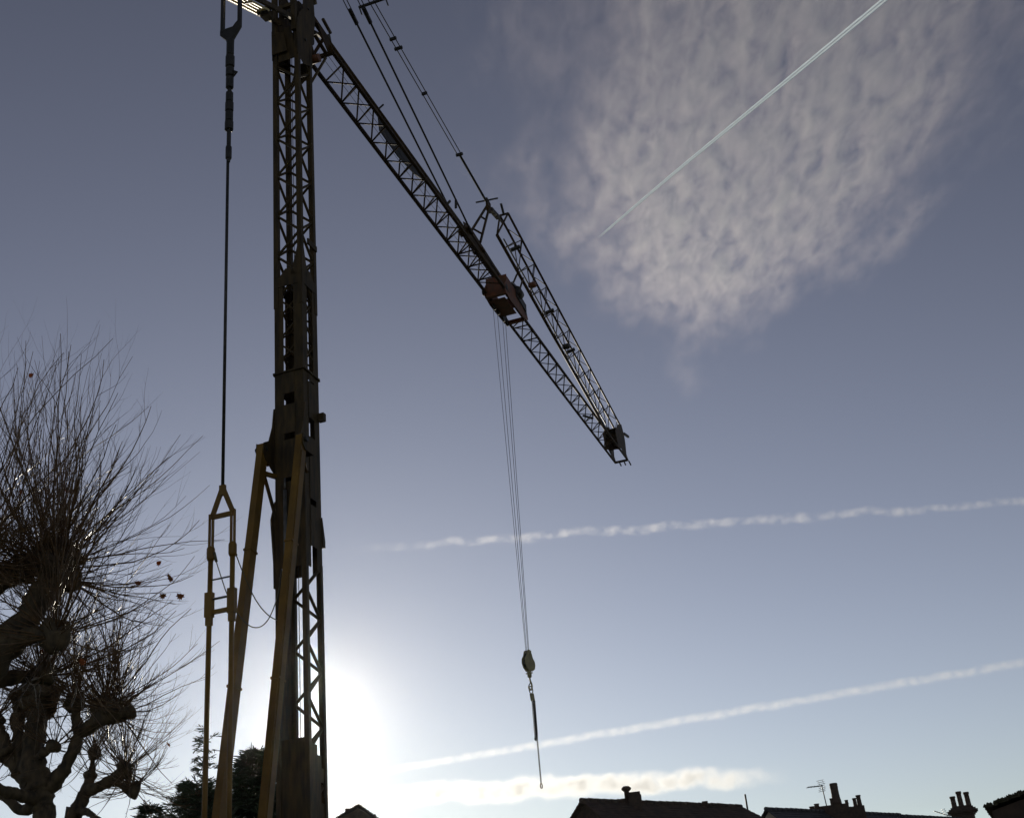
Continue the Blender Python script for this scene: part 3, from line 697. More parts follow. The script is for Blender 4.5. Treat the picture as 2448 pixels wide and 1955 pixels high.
for px, base, h_, r_ in ((1941, 6, 6, 7), (1956.5, 8, 9, 6.5), (1989, 12, 13, 4), (2023, 12, 5, 4.5), (2042, 3, 16, 5), (2056.5, 3, 22, 6)):
    q = p+xv*((px-1980)*s_); pot(big, q-o2+Vector((0, 0, base*s_))+nr2*U(-.1, .1), h_*s_+.1, r_*s_*.92)
q = p+xv*(24*s_)
MB().lathe(q-o2+Vector((0, 0, 11*s_)), [(0, 12*s_), (12*s_, 11*s_), (20*s_, 9.5*s_), (24*s_, 9.8*s_), (26*s_, 9.2*s_), (34*s_, 9.4*s_), (36*s_, 9*s_), (44*s_, 9.8*s_), (46*s_, 9.2*s_), (49*s_, 10*s_), (52*s_, 9*s_), (52*s_, 6*s_)], 16).build('chimney_pot', M['pot'], big)
# lower extension continuing right
Rl0 = at_z(2156, 1950, 9.15); Rl1 = at_z(2300, 1957, 9.15)
h3, ax3, nr3 = house('house', Rl0, Rl1, 4.0, 3.4, 'dark roofed house with a broad corbelled stack of three tall pots', M['slate'], M['brick'])
o3 = Vector(h3.location)
p = on_ridge(2306, 1957, Rl0, Rl1, 9.15); s_ = scaled(1, p); xv = across(p)
c3 = stack(h3, p-o3-Vector((0, 0, .8)), xv, 50*s_, .8, .8+22*s_, corbel=False)
b = MB()
for zz, ww in ((9, 56), (13, 64), (16, 70), (20, 62), (24, 52), (27, 44)): b.bar(p-o3+Vector((0, 0, zz*s_)), p-o3+Vector((0, 0, (zz+3.4)*s_)), ww*s_, .8+(ww-50)*s_*.8, xv)
b.build('corbel', M['brick'], c3)
for dx, h_ in ((-16, 30), (0, 40), (17, 36)):
    pot(c3, p-o3+xv*(dx*s_)+Vector((0, 0, (24+abs(dx)*.03)*s_)), h_*s_, 6.2*s_)

# -- gable seen beside the mast
gz = at_d(857, 1921, 42.0)
root = empty('house', (gz.x, gz.y, 0)); tag(root, 'small house gable peeking up just right of the crane mast', 'house', 'terraced houses beyond the crane')
s_ = scaled(1, gz); rt = Vector((math.cos(.17), math.sin(.17)*1.0, 0)); bk = Vector((-rt.y, rt.x, 0))
lft = -rt*(150*s_)-Vector((0, 0, 76*s_)); rgt = rt*(80*s_)-Vector((0, 0, 62*s_)); zt = Vector((0, 0, gz.z))
b = MB(); roof_slope(b, zt, zt+bk*9, zt+lft, zt+lft+bk*9, 14); roof_slope(b, zt, zt+bk*9, zt+rgt, zt+rgt+bk*9, 10)
rf = b.build('roof', M['tile'], root)
MB().bar(zt-rt*(22*s_)-Vector((0, 0, 14*s_)), zt-rt*(32*s_)-Vector((0, 0, 13.5*s_)), .3, .12, bk).build('ridge_tiles', M['tile'], rf)
MB().tube([zt+rt*(36*s_)-Vector((0, 0, 26*s_)), zt+rt*(40*s_)-Vector((0, 0, 36*s_))], 3.2*s_, 10).build('verge_cap', M['tile'], rf)
b = MB(); l_, r_ = lft*.93, rgt*.93
b.prism([zt+l_, zt+Vector((0, 0, -.12)), zt+r_, Vector((r_.x, r_.y, 0)), Vector((l_.x, l_.y, 0))], bk*8.7); b.v = [v+bk*.15 for v in b.v]
b.build('wall', M['brick'], root)

# -- nearer mossy roof at the right edge
m0 = at_d(2354, 1931, 27.0); m1 = at_d(2600, 1836, 27.0)
root = empty('outbuilding', (m0.x, m0.y, 0)); tag(root, 'near mossy roof edge rising at the far right of the roofline', 'outbuilding')
o = Vector(root.location); u_ = (m1-m0); uh = Vector((u_.x, u_.y, 0)).normalized(); bk = Vector((-uh.y, uh.x, 0))
b = MB(); e0, r0 = m0-o, m1-o
roof_slope(b, r0, r0+bk*6, e0, e0+bk*6, 9, .03); f0 = r0+uh*3.2; f0.z = e0.z; roof_slope(b, r0, r0+bk*6, f0, f0+bk*6, 9, .03)
rf = b.build('roof', M['moss'], root)
b = MB()
for i in range(260):                                           # moss tufts along the verge and slope
    t = R_(); sft = e0.lerp(r0, t) + bk*(R_()**2*2.5) + Vector((0, 0, .02)); b.lathe(sft, [(0, U(.02, .05)), (U(.02, .04), U(.02, .045)), (U(.05, .07), .008)], 5)
tag(b.build('moss', M['moss'], rf), kind='stuff')
b = MB(); w0 = e0+uh*.12; w1 = f0-uh*.12
b.prism([Vector((w0.x, w0.y, 0)), w0-Vector((0, 0, .05)), r0-Vector((0, 0, .1)), w1-Vector((0, 0, .05)), Vector((w1.x, w1.y, 0))], bk*5.7); b.v = [v+bk*.15 for v in b.v]
b.build('wall', M['brick'], root)

# -- aerials
def aerial(foot, top, boom_a, boom_b, label, elems, refl=None, name='tv_aerial'):
    root = empty(name, foot); tag(root, label, 'aerial', 'television aerials on the roofs'); o = Vector(foot)
    if top: MB().tube([Vector((0, 0, 0)), top-o], .03, 8).build('pole', M['galv'], root)
    MB().tube([boom_a-o, boom_b-o], .026, 6).build('boom', M['galv'], root)
    bd = (boom_b-boom_a); sd_ = bd.cross(Vector((0, 0, 1))).normalized(); 
    for t, ln in elems:
        c = boom_a-o+bd*t; MB().tube([c-sd_*ln/2-Vector((0, 0, ln*.1)), c+sd_*ln/2+Vector((0, 0, ln*.1))], .013, 5).build('element', M['galv'], root)
    if refl:
        c = boom_a-o+bd*refl; n = 0
        for k in (-3, -2, -1, 1, 2, 3):
            q = c+Vector((0, 0, k*.1))-bd.normalized()*abs(k)*.05; MB().tube([q-sd_*.24, q+sd_*.24], .012, 5).build('reflector_rod', M['galv'], root)
        for e in (-.14, .14): MB().tube([c+sd_*e+Vector((0, 0, .3))-bd.normalized()*.15, c+sd_*e, c+sd_*e-Vector((0, 0, .3))-bd.normalized()*.15], .009, 5).build('reflector_frame', M['galv'], root)
q = px_on(1979, 1945)+Vector((0, 0, .25)); dq = math.hypot(q.x, q.y)
aerial(q, at_d(1964, 1875, dq), at_d(1931, 1881, dq-.9), at_d(1968, 1877, dq+.4), 'television aerial on a leaning pole beside the tallest chimney pot', [(t/9, .22+.05*(t % 2)) for t in range(9)], refl=.95)
q = on_ridge(2270, 1954, Rl0, Rl1, 9.15); dq = math.hypot(q.x, q.y)
aerial(at_d(2268, 1952, dq), None, at_d(2234, 1938, dq-.3), at_d(2272, 1950, dq+.2), 'small low aerial poking out left of the three-pot chimney', [(t/7, .2) for t in range(7)], refl=.75)

# ================================================================== TREES
from mathutils import noise as mn_
def mnz(v): return mn_.noise(v)
def limb(b, pts, n=10):
    P = [Vector(p[:3]) for p in pts]; rr = [p[3] for p in pts]
    rr = [x*.9 for x in rr]; C_pts = curve_pts(P, 6); R2 = []
    for i in range(len(pts)-1):
        for k in range(6): R2.append((rr[i]+(rr[i+1]-rr[i])*k/6)*U(.88, 1.16))
    R2.append(rr[-1]); st = len(b.v); b.tube(C_pts, R2, n+4); roughen(b, st)
def roughen(b, st, c=None):
    for i in range(st, len(b.v)): 
        v = b.v[i]; b.v[i] = v + Vector((mnz(v*6), mnz(v*6+Vector((5, 5, 0))), mnz(v*5+Vector((0, 8, 2)))))*.045
def knuckle(b, c, r):
    """swollen pollard head"""
    st = len(b.v); nu, nv = 18, 12; lump = [(Vector((U(-1, 1), U(-1, 1), U(-1, 1))).normalized(), U(.15, .4)) for _ in range(9)]
    for j in range(nv+1):
        th = math.pi*j/nv
        for i in range(nu):
            ph = 2*math.pi*i/nu; d = Vector((math.sin(th)*math.cos(ph), math.sin(th)*math.sin(ph), math.cos(th)))
            f = 1+sum(a*max(0, d.dot(l)-.45)**1.0*1.4 for l, a in lump)
            b.v.append(c+d*r*f*U(.92, 1.06))
    for i in range(st, len(b.v)):
        v = b.v[i]; b.v[i] = v + Vector((mnz(v*5), mnz(v*5+Vector((5, 5, 0))), mnz(v*5+Vector((0, 8, 2)))))*(r*.75)
    for j in range(nv): b.quad_ring(st+j*nu, st+(j+1)*nu, nu)
def shoot(b, p, d, ln, r0, depth=0, lift=.5):
    n = 9 if depth == 0 else 6; pts = [Vector(p)]; dirs = []; d = d.normalized()
    for i in range(n):
        wob = .17 if i else .05
        d = (d + Vector((U(-wob, wob), U(-wob, wob), U(-wob, wob)*.7+lift*(i+1)/(n*n)*1.9))).normalized(); pts.append(pts[-1]+d*(ln/n)); dirs.append(Vector(d))
    b.tube(pts, [r0*(1-.72*i/n) for i in range(n+1)], 4 if depth == 0 else 3, caps=False)
    if depth < 2:
        for k in range(random.randint(3, 7) if depth == 0 else random.randint(0, 3)):
            i = random.randint(1, n-1); sd_ = Vector((U(-1, 1), U(-1, 1), U(-.4, .7))).normalized()
            shoot(b, pts[i], dirs[i-1]+sd_*.6, ln*U(.22, .5)*(1-.35*i/n), r0*(1-.72*i/n)*.66, depth+1, lift)
    return pts[-1]
def leaf(parent, p, s):
    nx = Vector((U(-1, 1), U(-.3, .3), U(-.4, .4))).normalized(); nz = Vector((U(-.4, .4), U(-.5, .5), -1)).normalized()
    out = [(0, 0), (.2, .1), (.5, .05), (.42, .28), (.6, .45), (.32, .5), (.28, .8), (.05, .72), (0, 1.0), (-.1, .7), (-.33, .8), (-.3, .48), (-.58, .42), (-.4, .25), (-.5, 0), (-.18, .1)]
    poly = [Vector((0, 0, 0))+nx*(x*s)+nz*(y*s)+nx.cross(nz)*(.12*s*math.sin(5*x)) for x, y in out]
    o = MB().prism(poly, nx.cross(nz)*.003).build('leaf', M['leaf'], parent); o.location = p; return o
def pollard(dist, base_px, limbs, knobs, label, leaves=(), scale=1.0, shoots_len=(2.0, 2.9), tw=1.0, lean=(0, 0)):
    """limbs: list of lists (px, py, radius, depth offset); knobs: (px, py, radius, depth offset, number, side length, max length)"""
    q = at_d(base_px[0], base_px[1], dist); root = empty("plane_tree", (q.x, q.y, 0)); tag(root, label, 'tree', 'pollarded plane trees left of the crane'); o = Vector((q.x, q.y, 0))
    b = MB(); P = lambda px, py, off: at_d(px, py, dist+off)-o
    b2 = MB(); limb(b2, [(0, 0, 0, base_px[2]*1.35), (0, 0, .5, base_px[2]*1.1)]+[(*P(*t[:2], t[3]), t[2]) for t in limbs[0]], 14)
    tk = b2.build('trunk', M['bark'], root)
    for l in limbs[1:]: 
        bb = MB(); limb(bb, [(*P(t[0], t[1], t[3]), t[2]) for t in l]); bb.build('limb', M['bark'], root)
    cr = MB()
    for px, py, r, off, num, lh, lv in knobs:
        c = P(px, py, off); kb = MB(); knuckle(kb, c, r); kb.build('knuckle', M['bark'], root)
        for i in range(int(num*.72)):
            el = math.radians(max(-48, min(88, random.gauss(30, 38)))); az = U(0, 2*math.pi)
            d = Vector((math.cos(el)*math.cos(az), math.cos(el)*math.sin(az), math.sin(el)))
            ln = (lh+(lv-lh)*max(0, math.sin(el)))*U(.55, 1.05)
            shoot(cr, c+d*r*.7, d, ln, U(.0055, .0150)*tw, 0, U(.15, .7))
    for px, py, off in leaves:                                  # a bare twig out to every last leaf
        q2 = P(px, py, off); kn = min(knobs, key=lambda k_: (k_[0]-px)**2+(k_[1]-py)**2); c = P(kn[0], kn[1], kn[3]); md = c.lerp(q2, .5)+Vector((U(-.1, .1), U(-.1, .1), -.12 if q2.z < c.z+.6 else .08))
        cr.tube(curve_pts([c, md, q2+Vector((0, 0, .02))], 8), [.008-.0055*i/16 for i in range(17)], 4, caps=False)
    tag(cr.build('crown', M['twig'], root), kind='stuff')
    for px, py, off in leaves: leaf(root, P(px, py, off), U(.075, .11))
    return root
random.seed(11)
pollard(16.0, (-230, 1900, .36), [
    [(-225, 1900, .36, 0), (-190, 1780, .34, 0), (-120, 1690, .31, 0), (-60, 1628, .27, .1), (10, 1545, .23, .1), (62, 1482, .19, .1), (100, 1420, .165, .1), (128, 1372, .17, .1)],
    [(-190, 1780, .25, 0), (-160, 1600, .2, .5), (-110, 1500, .17, .6), (-50, 1440, .15, .5), (0, 1395, .13, .4), (42, 1362, .12, .3)],
    [(5, 1550, .15, .1), (45, 1532, .13, -.1), (90, 1515, .10, -.2), (128, 1518, .11, -.3)],
    [(-190, 1740, .16, 0), (-90, 1650, .12, .4), (10, 1622, .10, .7), (70, 1613, .09, .8), (98, 1612, .10, .8)],
    [(-160, 1600, .16, .5), (-170, 1480, .13, .3), (-120, 1380, .12, 0), (-90, 1330, .13, -.2)]],
    [(140, 1352, .21, .1, 130, 1.75, 3.1), (160, 1385, .12, .0, 46, 1.8, 2.4), (95, 1345, .16, .2, 60, 1.7, 3.2), (48, 1352, .15, .3, 60, 1.6, 3.3), (132, 1522, .14, -.3, 80, 1.8, 2.5), (102, 1614, .13, .8, 60, 1.6, 2.2),
     (-80, 1320, .17, -.2, 80, 1.6, 3.9), (-20, 1380, .14, .6, 50, 1.5, 3.7)],
    'nearest bare pollarded plane tree with thick limb and last brown leaves at left edge',
    leaves=((408, 1375, -.4), (330, 1388, .2), (390, 1418, -.2), (432, 1418, .1), (75, 892, .2), (52, 1172, -.5), (158, 1168, .4), (380, 1340, .0), (200, 1575, -.3), (103, 1550, .2)))
pollard(22.0, (100, 1955, .17), [
    [(104, 1990, .19, 0), (104, 1930, .19, 0), (98, 1895, .23, 0), (86, 1860, .24, 0), (78, 1800, .2, .1), (86, 1740, .2, .2), (94, 1690, .19, .2), (98, 1632, .15, .2)],
    [(96, 1900, .2, 0), (128, 1872, .13, -.1), (150, 1842, .12, -.2), (172, 1800, .115, -.3), (186, 1765, .11, -.3), (187, 1738, .10, -.3), (182, 1705, .085, -.3), (178, 1676, .10, -.3)],
    [(187, 1752, .1, -.3), (212, 1738, .12, -.4), (238, 1718, .15, -.5), (264, 1702, .16, -.5)],
    [(84, 1815, .13, 0), (102, 1800, .08, -.2), (122, 1786, .085, -.3)],
    [(80, 1880, .17, 0), (48, 1852, .12, .3), (22, 1815, .11, .4), (8, 1770, .11, .5), (-12, 1720, .11, .5)],
    [(60, 1850, .12, .2), (48, 1790, .11, .4), (42, 1730, .12, .5), (50, 1680, .12, .5)],
    [(90, 1905, .16, 0), (45, 1900, .11, -.3), (10, 1890, .09, -.5), (-40, 1860, .08, -.6)],
    [(92, 1915, .12, 0), (50, 1935, .10, .4), (0, 1895, .08, .8), (-40, 1900, .08, .8)]],
    [(176, 1672, .13, -.3, 70, 1.4, 2.3), (252, 1692, .17, -.5, 80, 1.55, 2.3), (278, 1702, .17, -.5, 80, 1.6, 2.3), (96, 1668, .24, .2, 60, 1.4, 2.3), (104, 1620, .16, .2, 70, 1.5, 2.3), (128, 1784, .09, -.3, 24, .9, 1.5),
     (-12, 1720, .15, .5, 36, 1.2, 2.0), (50, 1672, .17, .5, 36, 1.2, 2.0), (12, 1800, .13, .4, 14, .9, 1.4), (-30, 1870, .12, -.5, 12, .9, 1.3)],
    'darker pollarded plane tree with forked trunk rising from the bottom left corner', tw=1.05)
pollard(27.0, (165, 1990, .16), [
    [(168, 1985, .16, 0), (180, 1950, .15, 0), (196, 1912, .15, 0), (212, 1878, .14, 0), (219, 1845, .07, 0), (222, 1826, .05, 0), (225, 1806, .07, 0)],
    [(205, 1892, .13, 0), (236, 1880, .12, -.3), (266, 1864, .115, -.5), (298, 1842, .12, -.6)],
    [(262, 1868, .1, -.5), (292, 1872, .1, -.6), (316, 1882, .11, -.7)],
    [(188, 1935, .09, 0), (212, 1942, .07, -.5), (232, 1956, .07, -.7), (262, 1985, .06, -.9)]],
    [(226, 1800, .11, 0, 44, 1.3, 2.1), (216, 1852, .10, 0, 18, .9, 1.3), (300, 1838, .14, -.6, 80, 1.5, 2.5), (318, 1884, .13, -.7, 50, 1.4, 2.0)],
    'smaller pale pollarded plane tree reaching right toward the evergreens', tw=1.0, leaves=((402, 1775, -.6), (318, 1652, -.3), (163, 1938, -.3)))

# evergreens behind the crane
random.seed(5)
def spray(b, p, d, ln, wd):
    """flat spray of foliage: a few narrow blades"""
    d = d.normalized(); s = d.cross(Vector((U(-.3, .3), U(-.3, .3), 1))).normalized()
    for k in range(5):
        a = U(-.9, .9); dd = (d*math.cos(a)+s*math.sin(a)+Vector((0, 0, U(-.25, .2)))).normalized(); st = len(b.v); q = p+d*(ln*.15*k)
        l2 = ln*U(.5, 1); nn = dd.cross(Vector((U(-1, 1), U(-1, 1), U(-1, 1)))).normalized()*wd
        b.v += [q-nn*.4, q+nn*.4, q+dd*l2*.6+nn*.6, q+dd*l2, q+dd*l2*.6-nn*.6]; b.f.append((st, st+1, st+2, st+3, st+4)); b.sm.append(False)
def evergreen(px, py_top, dist, half_w, z_low, label, num, droop, prof=1.0, cover=1.0, ln=.55, wd=.05):
    top = at_d(px, py_top, dist); h = top.z; root = empty('evergreen_tree', (top.x, top.y, 0)); tag(root, label, 'tree', 'evergreens behind the crane')
    MB().tube([(0, 0, 0), (.05, .03, h*.5), (0, 0, h*.97)], [.2, .13, .02], 10).build('trunk', M['bark'], root)
    b = MB(); lb = MB()
    for i in range(num):
        t = R_()**.8; z = z_low+(h-z_low)*t; rr = half_w*(1-t)**prof*U(.55, 1.08)+.12; a = U(0, 2*math.pi); d = Vector((math.cos(a), math.sin(a), U(-.1, .3)-droop*.3)); d.normalize()
        st = Vector((0, 0, z)); pts = [st+d*(rr*f)+Vector((0, 0, -droop*rr*f*f*.5+U(-.04, .04))) for f in (0, .35, .7, 1)]
        lb.tube(pts, [.03, .02, .012, .005], 4, caps=False)
        for k in range(int(4+cover*12*rr/half_w)):
            f = U(.25, 1.02); j = min(2, int(f*3)); q = pts[j].lerp(pts[j+1], min(1, f*3-j)); spray(b, q+Vector((U(-.1, .1), U(-.1, .1), U(-.08, .08))), d+Vector((U(-.8, .8), U(-.8, .8), U(-.4, .4))), ln*U(.6, 1.1), wd)
    lb.build('branches', M['bark'], root); tag(b.build('crown', M['needle'], root), kind='stuff')
    return root
evergreen(612, 1795, 47.0, 3.4, 3.2, 'broad dense evergreen tree right behind the crane legs', 800, .35, .72, 2.0, ln=.42, wd=.035)
evergreen(494, 1740, 54.0, 2.2, 4.0, 'thin spiky conifer top standing left of the broad evergreen', 110, .1, .9, .5, ln=.4, wd=.03)
evergreen(470, 1868, 44.0, 2.4, 3.0, 'low bushy evergreen between the pale plane tree and crane legs', 380, .3, .6, 1.8, ln=.4, wd=.035)
evergreen(362, 1925, 43.0, 1.5, 2.5, 'small evergreen bush lowest at the bottom edge left of others', 160, .2, .6, 1.4, ln=.35, wd=.03)

# ================================================================== CLOUDS AND CONTRAILS
def vol_mat(name, dens, noise_scale, lo, hi, an=.65, color=(1, 1, 1), stretch=(1, 1, 1), mask=False, detail=6.0, step=1.0, dist=0.0):
    m = bpy.data.materials.new(name); m.use_nodes = True; t = m.node_tree; t.nodes.clear()
    out = t.nodes.new('ShaderNodeOutputMaterial'); v = t.nodes.new('ShaderNodeVolumeScatter')
    v.inputs['Color'].default_value = (*color, 1); v.inputs['Anisotropy'].default_value = an; t.links.new(v.outputs[0], out.inputs['Volume'])
    tc = t.nodes.new('ShaderNodeTexCoord'); mp = t.nodes.new('ShaderNodeMapping'); mp.inputs['Scale'].default_value = stretch
    t.links.new(tc.outputs['Object'], mp.inputs['Vector'])
    n = t.nodes.new('ShaderNodeTexNoise'); n.inputs['Scale'].default_value = noise_scale; n.inputs['Detail'].default_value = detail; n.inputs['Roughness'].default_value = .62; n.inputs['Distortion'].default_value = dist
    t.links.new(mp.outputs[0], n.inputs['Vector'])
    mr = t.nodes.new('ShaderNodeMapRange'); mr.inputs['From Min'].default_value = lo; mr.inputs['From Max'].default_value = hi; mr.inputs['To Min'].default_value = 0; mr.inputs['To Max'].default_value = dens
    src = n.outputs['Fac']
    mask_out = None
    if mask:
        # soft, ragged fall-off from the middle of the cloud (object space runs -1..1)
        n2 = t.nodes.new('ShaderNodeTexNoise'); n2.inputs['Scale'].default_value = 2.1; n2.inputs['Detail'].default_value = 7; n2.inputs['Roughness'].default_value = .62
        t.links.new(tc.outputs['Object'], n2.inputs['Vector'])
        sb = t.nodes.new('ShaderNodeVectorMath'); sb.operation = 'SUBTRACT'; sb.inputs[1].default_value = (.5, .5, .5); t.links.new(n2.outputs['Color'], sb.inputs[0])
        sc_ = t.nodes.new('ShaderNodeVectorMath'); sc_.operation = 'MULTIPLY'; sc_.inputs[1].default_value = (1.5, 1.3, 0); t.links.new(sb.outputs[0], sc_.inputs[0])
        ad = t.nodes.new('ShaderNodeVectorMath'); ad.operation = 'ADD'; t.links.new(tc.outputs['Object'], ad.inputs[0]); t.links.new(sc_.outputs[0], ad.inputs[1])
        sx_ = t.nodes.new('ShaderNodeSeparateXYZ'); t.links.new(ad.outputs[0], sx_.inputs[0])
        def mth(op, a, b_=None, c_=None):
            k = t.nodes.new('ShaderNodeMath'); k.operation = op
            for i_, v_ in enumerate((a, b_, c_)):
                if v_ is None: continue
                if isinstance(v_, (int, float)): k.inputs[i_].default_value = v_
                else: t.links.new(v_, k.inputs[i_])
            return k.outputs[0]
        yp = mth('MAXIMUM', sx_.outputs[1], 0.0)                       # the far end narrows and bends to the left
        xs = mth('DIVIDE', mth('MULTIPLY_ADD', yp, .16, sx_.outputs[0]), mth('ADD', mth('MULTIPLY_ADD', yp, -.55, 1.0), mth('MULTIPLY', mth('MAXIMUM', mth('MULTIPLY', sx_.outputs[1], -1.0), 0.0), .3)))
        cb_ = t.nodes.new('ShaderNodeCombineXYZ'); t.links.new(xs, cb_.inputs[0]); t.links.new(sx_.outputs[1], cb_.inputs[1])
        ln = t.nodes.new('ShaderNodeVectorMath'); ln.operation = 'LENGTH'; t.links.new(cb_.outputs[0], ln.inputs[0])
        mk = t.nodes.new('ShaderNodeMapRange'); mk.interpolation_type = 'SMOOTHSTEP'
        mk.inputs['From Min'].default_value = .98; mk.inputs['From Max'].default_value = .35; mk.inputs['To Min'].default_value = 0; mk.inputs['To Max'].default_value = 1
        t.links.new(ln.outputs['Value'], mk.inputs['Value']); mask_out = mk.outputs[0]
    t.links.new(src, mr.inputs['Value'])
    if mask_out:
        ml = t.nodes.new('ShaderNodeMath'); ml.operation = 'MULTIPLY'; t.links.new(mr.outputs[0], ml.inputs[0]); t.links.new(mask_out, ml.inputs[1]); t.links.new(ml.outputs[0], v.inputs['Density'])
    else: t.links.new(mr.outputs[0], v.inputs['Density'])
    m.cycles.volume_step_rate = step
    return m
def cloud(name, c, sx, sy, sz, rz, m, label):
    b = MB(); n = 40; rim = [Vector((1.6*math.cos(2*math.pi*k/n), 1.6*math.sin(2*math.pi*k/n), -.25)) for k in range(n)]
    b.prism(rim, (0, 0, .5)); o = b.build(name, m); o.location = c; o.scale = (sx, sy, sz); o.rotation_euler = (0, 0, rz)
    return tag(o, label, 'cloud')
cloud('cirrus_cloud', (3150, 10600, 8200), 3050, 5900, 240, math.radians(1),
      vol_mat('cirrus', 0.0058, 12.0, .36, .76, .6, (1.0, .88, .89), (1.2, 1.0, .3), True, 13, .1, .35),
      'wide mottled sheet of thin cirrus filling the upper right sky')
from mathutils import noise as mnoise
def trail_mat(name, R, half, dens, scale, lo, hi, rag, fade0, fade1, an=.6):
    """ice cloud in a tube along x: dense core, ragged soft edge, fading ends"""
    m = bpy.data.materials.new(name); m.use_nodes = True; t = m.node_tree; t.nodes.clear()
    out = t.nodes.new('ShaderNodeOutputMaterial'); v = t.nodes.new('ShaderNodeVolumeScatter'); v.inputs['Anisotropy'].default_value = an; v.inputs['Color'].default_value = (1, .98, .96, 1); t.links.new(v.outputs[0], out.inputs['Volume'])
    tc = t.nodes.new('ShaderNodeTexCoord')
    def nz(sc, det, ch='Fac'):
        n = t.nodes.new('ShaderNodeTexNoise'); n.inputs['Scale'].default_value = sc; n.inputs['Detail'].default_value = det; n.inputs['Roughness'].default_value = .62; t.links.new(tc.outputs['Object'], n.inputs['Vector']); return n.outputs[ch]
    def vm(op, a, b_): 
        k = t.nodes.new('ShaderNodeVectorMath'); k.operation = op
        t.links.new(a, k.inputs[0])
        if b_ is not None: (t.links.new(b_, k.inputs[1]) if not isinstance(b_, tuple) else setattr(k.inputs[1], 'default_value', b_))
        return k
    off = vm('MULTIPLY', vm('SUBTRACT', nz(scale*.35, 4, 'Color'), (.5, .5, .5)).outputs[0], (0, R*rag, R*rag)).outputs[0]
    q = vm('MULTIPLY', vm('ADD', tc.outputs['Object'], off).outputs[0], (0, 1/R, 1/R)); ln = vm('LENGTH', q.outputs[0], None)
    def mr(val, a, b_, c_, d_, sm=True):
        k = t.nodes.new('ShaderNodeMapRange'); k.interpolation_type = 'SMOOTHSTEP' if sm else 'LINEAR'
        for i_, x_ in zip(('From Min', 'From Max', 'To Min', 'To Max'), (a, b_, c_, d_)): k.inputs[i_].default_value = x_
        t.links.new(val, k.inputs['Value']); return k.outputs[0]
    def mul(a, b_): k = t.nodes.new('ShaderNodeMath'); k.operation = 'MULTIPLY'; t.links.new(a, k.inputs[0]); t.links.new(b_, k.inputs[1]); return k.outputs[0]
    sp = t.nodes.new('ShaderNodeSeparateXYZ'); t.links.new(tc.outputs['Object'], sp.inputs[0])
    d = mul(mr(ln.outputs['Value'], 1.0, .15, 0, 1), mr(nz(scale, 8), lo, hi, 0, dens, False))
    d = mul(d, mr(sp.outputs[0], -half, -half+fade0*2*half, 0, 1)); d = mul(d, mr(sp.outputs[0], half, half-fade1*2*half, 0, 1))
    t.links.new(d, v.inputs['Density']); m.cycles.volume_step_rate = .15
    return m
def contrail(p0, p1, R, dens, scale, lo, hi, rag, label, fade0=.1, fade1=.02, alt=7400.0):
    a, b_ = at_z(*p0, alt), at_z(*p1, alt); o = (a+b_)/2; half = (b_-a).length/2; n = 16
    m = trail_mat('contrail_ice_'+str(int(R)), R, half, dens, scale, lo, hi, rag, fade0, fade1)
    ob = MB().tube([(-half+2*half*i/12, 0, 0) for i in range(13)], R*1.5, n).build('contrail', m); ob.location = o; ob.rotation_euler = (b_-a).to_track_quat('X', 'Z').to_euler()
    return tag(ob, label, 'contrail', 'contrails across the sky')
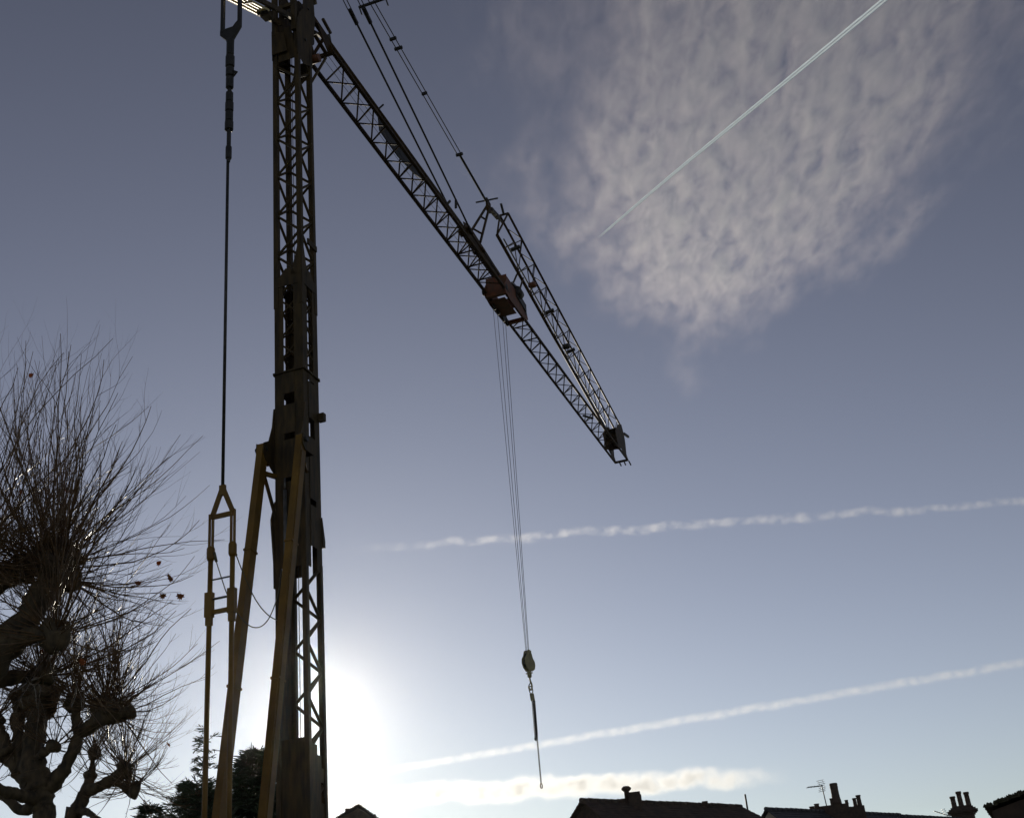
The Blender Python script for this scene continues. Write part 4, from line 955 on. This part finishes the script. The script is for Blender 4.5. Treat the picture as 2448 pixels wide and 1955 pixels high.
def fresh_contrail(ctrl, radii, m, label, alt):
    """two thin open shells of ice that merge behind the aircraft"""
    pts = curve_pts([at_z(x, y, alt) for x, y in ctrl], 40); o = pts[len(pts)//2]; k = len(pts); ax = (pts[-1]-pts[0]).normalized(); b = MB(); nseg = 8
    for tw_ in (-1, 1):
        prev = None
        for i, p in enumerate(pts):
            t_ = i/(k-1); r0 = (radii[0]+(radii[1]-radii[0])*t_)*min(1, t_*14+.15)*(1+.25*mnoise.noise(Vector((i*.35, tw_*4, 0)))); vd = (CAM-p).normalized(); sd_ = ax.cross(vd).normalized(); fd = sd_.cross(ax).normalized()
            if fd.dot(vd) < 0: fd = -fd
            c = p-o+sd_*(tw_*(radii[0]+(radii[1]-radii[0])*t_)*.9); st = len(b.v)
            for j in range(nseg+1):
                an = -1.5+3.0*j/nseg; b.v.append(c+(fd*math.cos(an)+sd_*math.sin(an))*r0)
            if prev is not None:
                for j in range(nseg): b.f.append((prev+j, prev+j+1, st+j+1, st+j)); b.sm.append(True)
            prev = st
    ob = b.build('contrail', m); ob.location = o
    return tag(ob, label, 'contrail', 'contrails across the sky')
fm = bpy.data.materials.new('fresh_contrail_ice'); fm.use_nodes = True; t = fm.node_tree; t.nodes.clear()
out = t.nodes.new('ShaderNodeOutputMaterial'); df = t.nodes.new('ShaderNodeBsdfDiffuse'); tl = t.nodes.new('ShaderNodeBsdfTranslucent'); mx = t.nodes.new('ShaderNodeMixShader')
df.inputs['Color'].default_value = (.93, .96, 1, 1); tl.inputs['Color'].default_value = (.80, .91, 1, 1); mx.inputs[0].default_value = .97
t.links.new(df.outputs[0], mx.inputs[1]); t.links.new(tl.outputs[0], mx.inputs[2]); t.links.new(mx.outputs[0], out.inputs['Surface'])
fresh_contrail([(1431, 568), (1600, 424), (1780, 276), (1960, 128), (2230, -96)], (3.0, 6.5), fm, 'thin bright fresh contrail slanting across the cirrus at top right', 3600.0)
contrail((780, 1318), (2520, 1192), 115, .0034, .0030, .42, .76, 2.8, 'broken wispy contrail crossing behind the hoist ropes', .25, .01)
contrail((800, 1862), (2520, 1571), 190, .0022, .0030, .32, .70, .9, 'straight pale contrail rising from the sun toward the right edge', .12, .01)
contrail((700, 1916), (1900, 1849), 540, .0042, .0015, .36, .66, 1.5, 'broad fluffy contrail lying low just above the rooftops', .1, .3)

# ================================================================== HAZE
hm = bpy.data.materials.new('sun_glow_haze'); hm.use_nodes = True; t = hm.node_tree; t.nodes.clear()
out = t.nodes.new('ShaderNodeOutputMaterial'); pv = t.nodes.new('ShaderNodeVolumePrincipled')
pv.inputs['Color'].default_value = (.96, .96, .96, 1); pv.inputs['Density'].default_value = .000034; pv.inputs['Anisotropy'].default_value = .95  # thin forward-scattering air, added to make the white glow round the sun
t.links.new(pv.outputs[0], out.inputs['Volume'])
tag(MB().box((-3100, -3100, -1), (3100, 3100, 44)).build('haze', hm), kind='stuff')
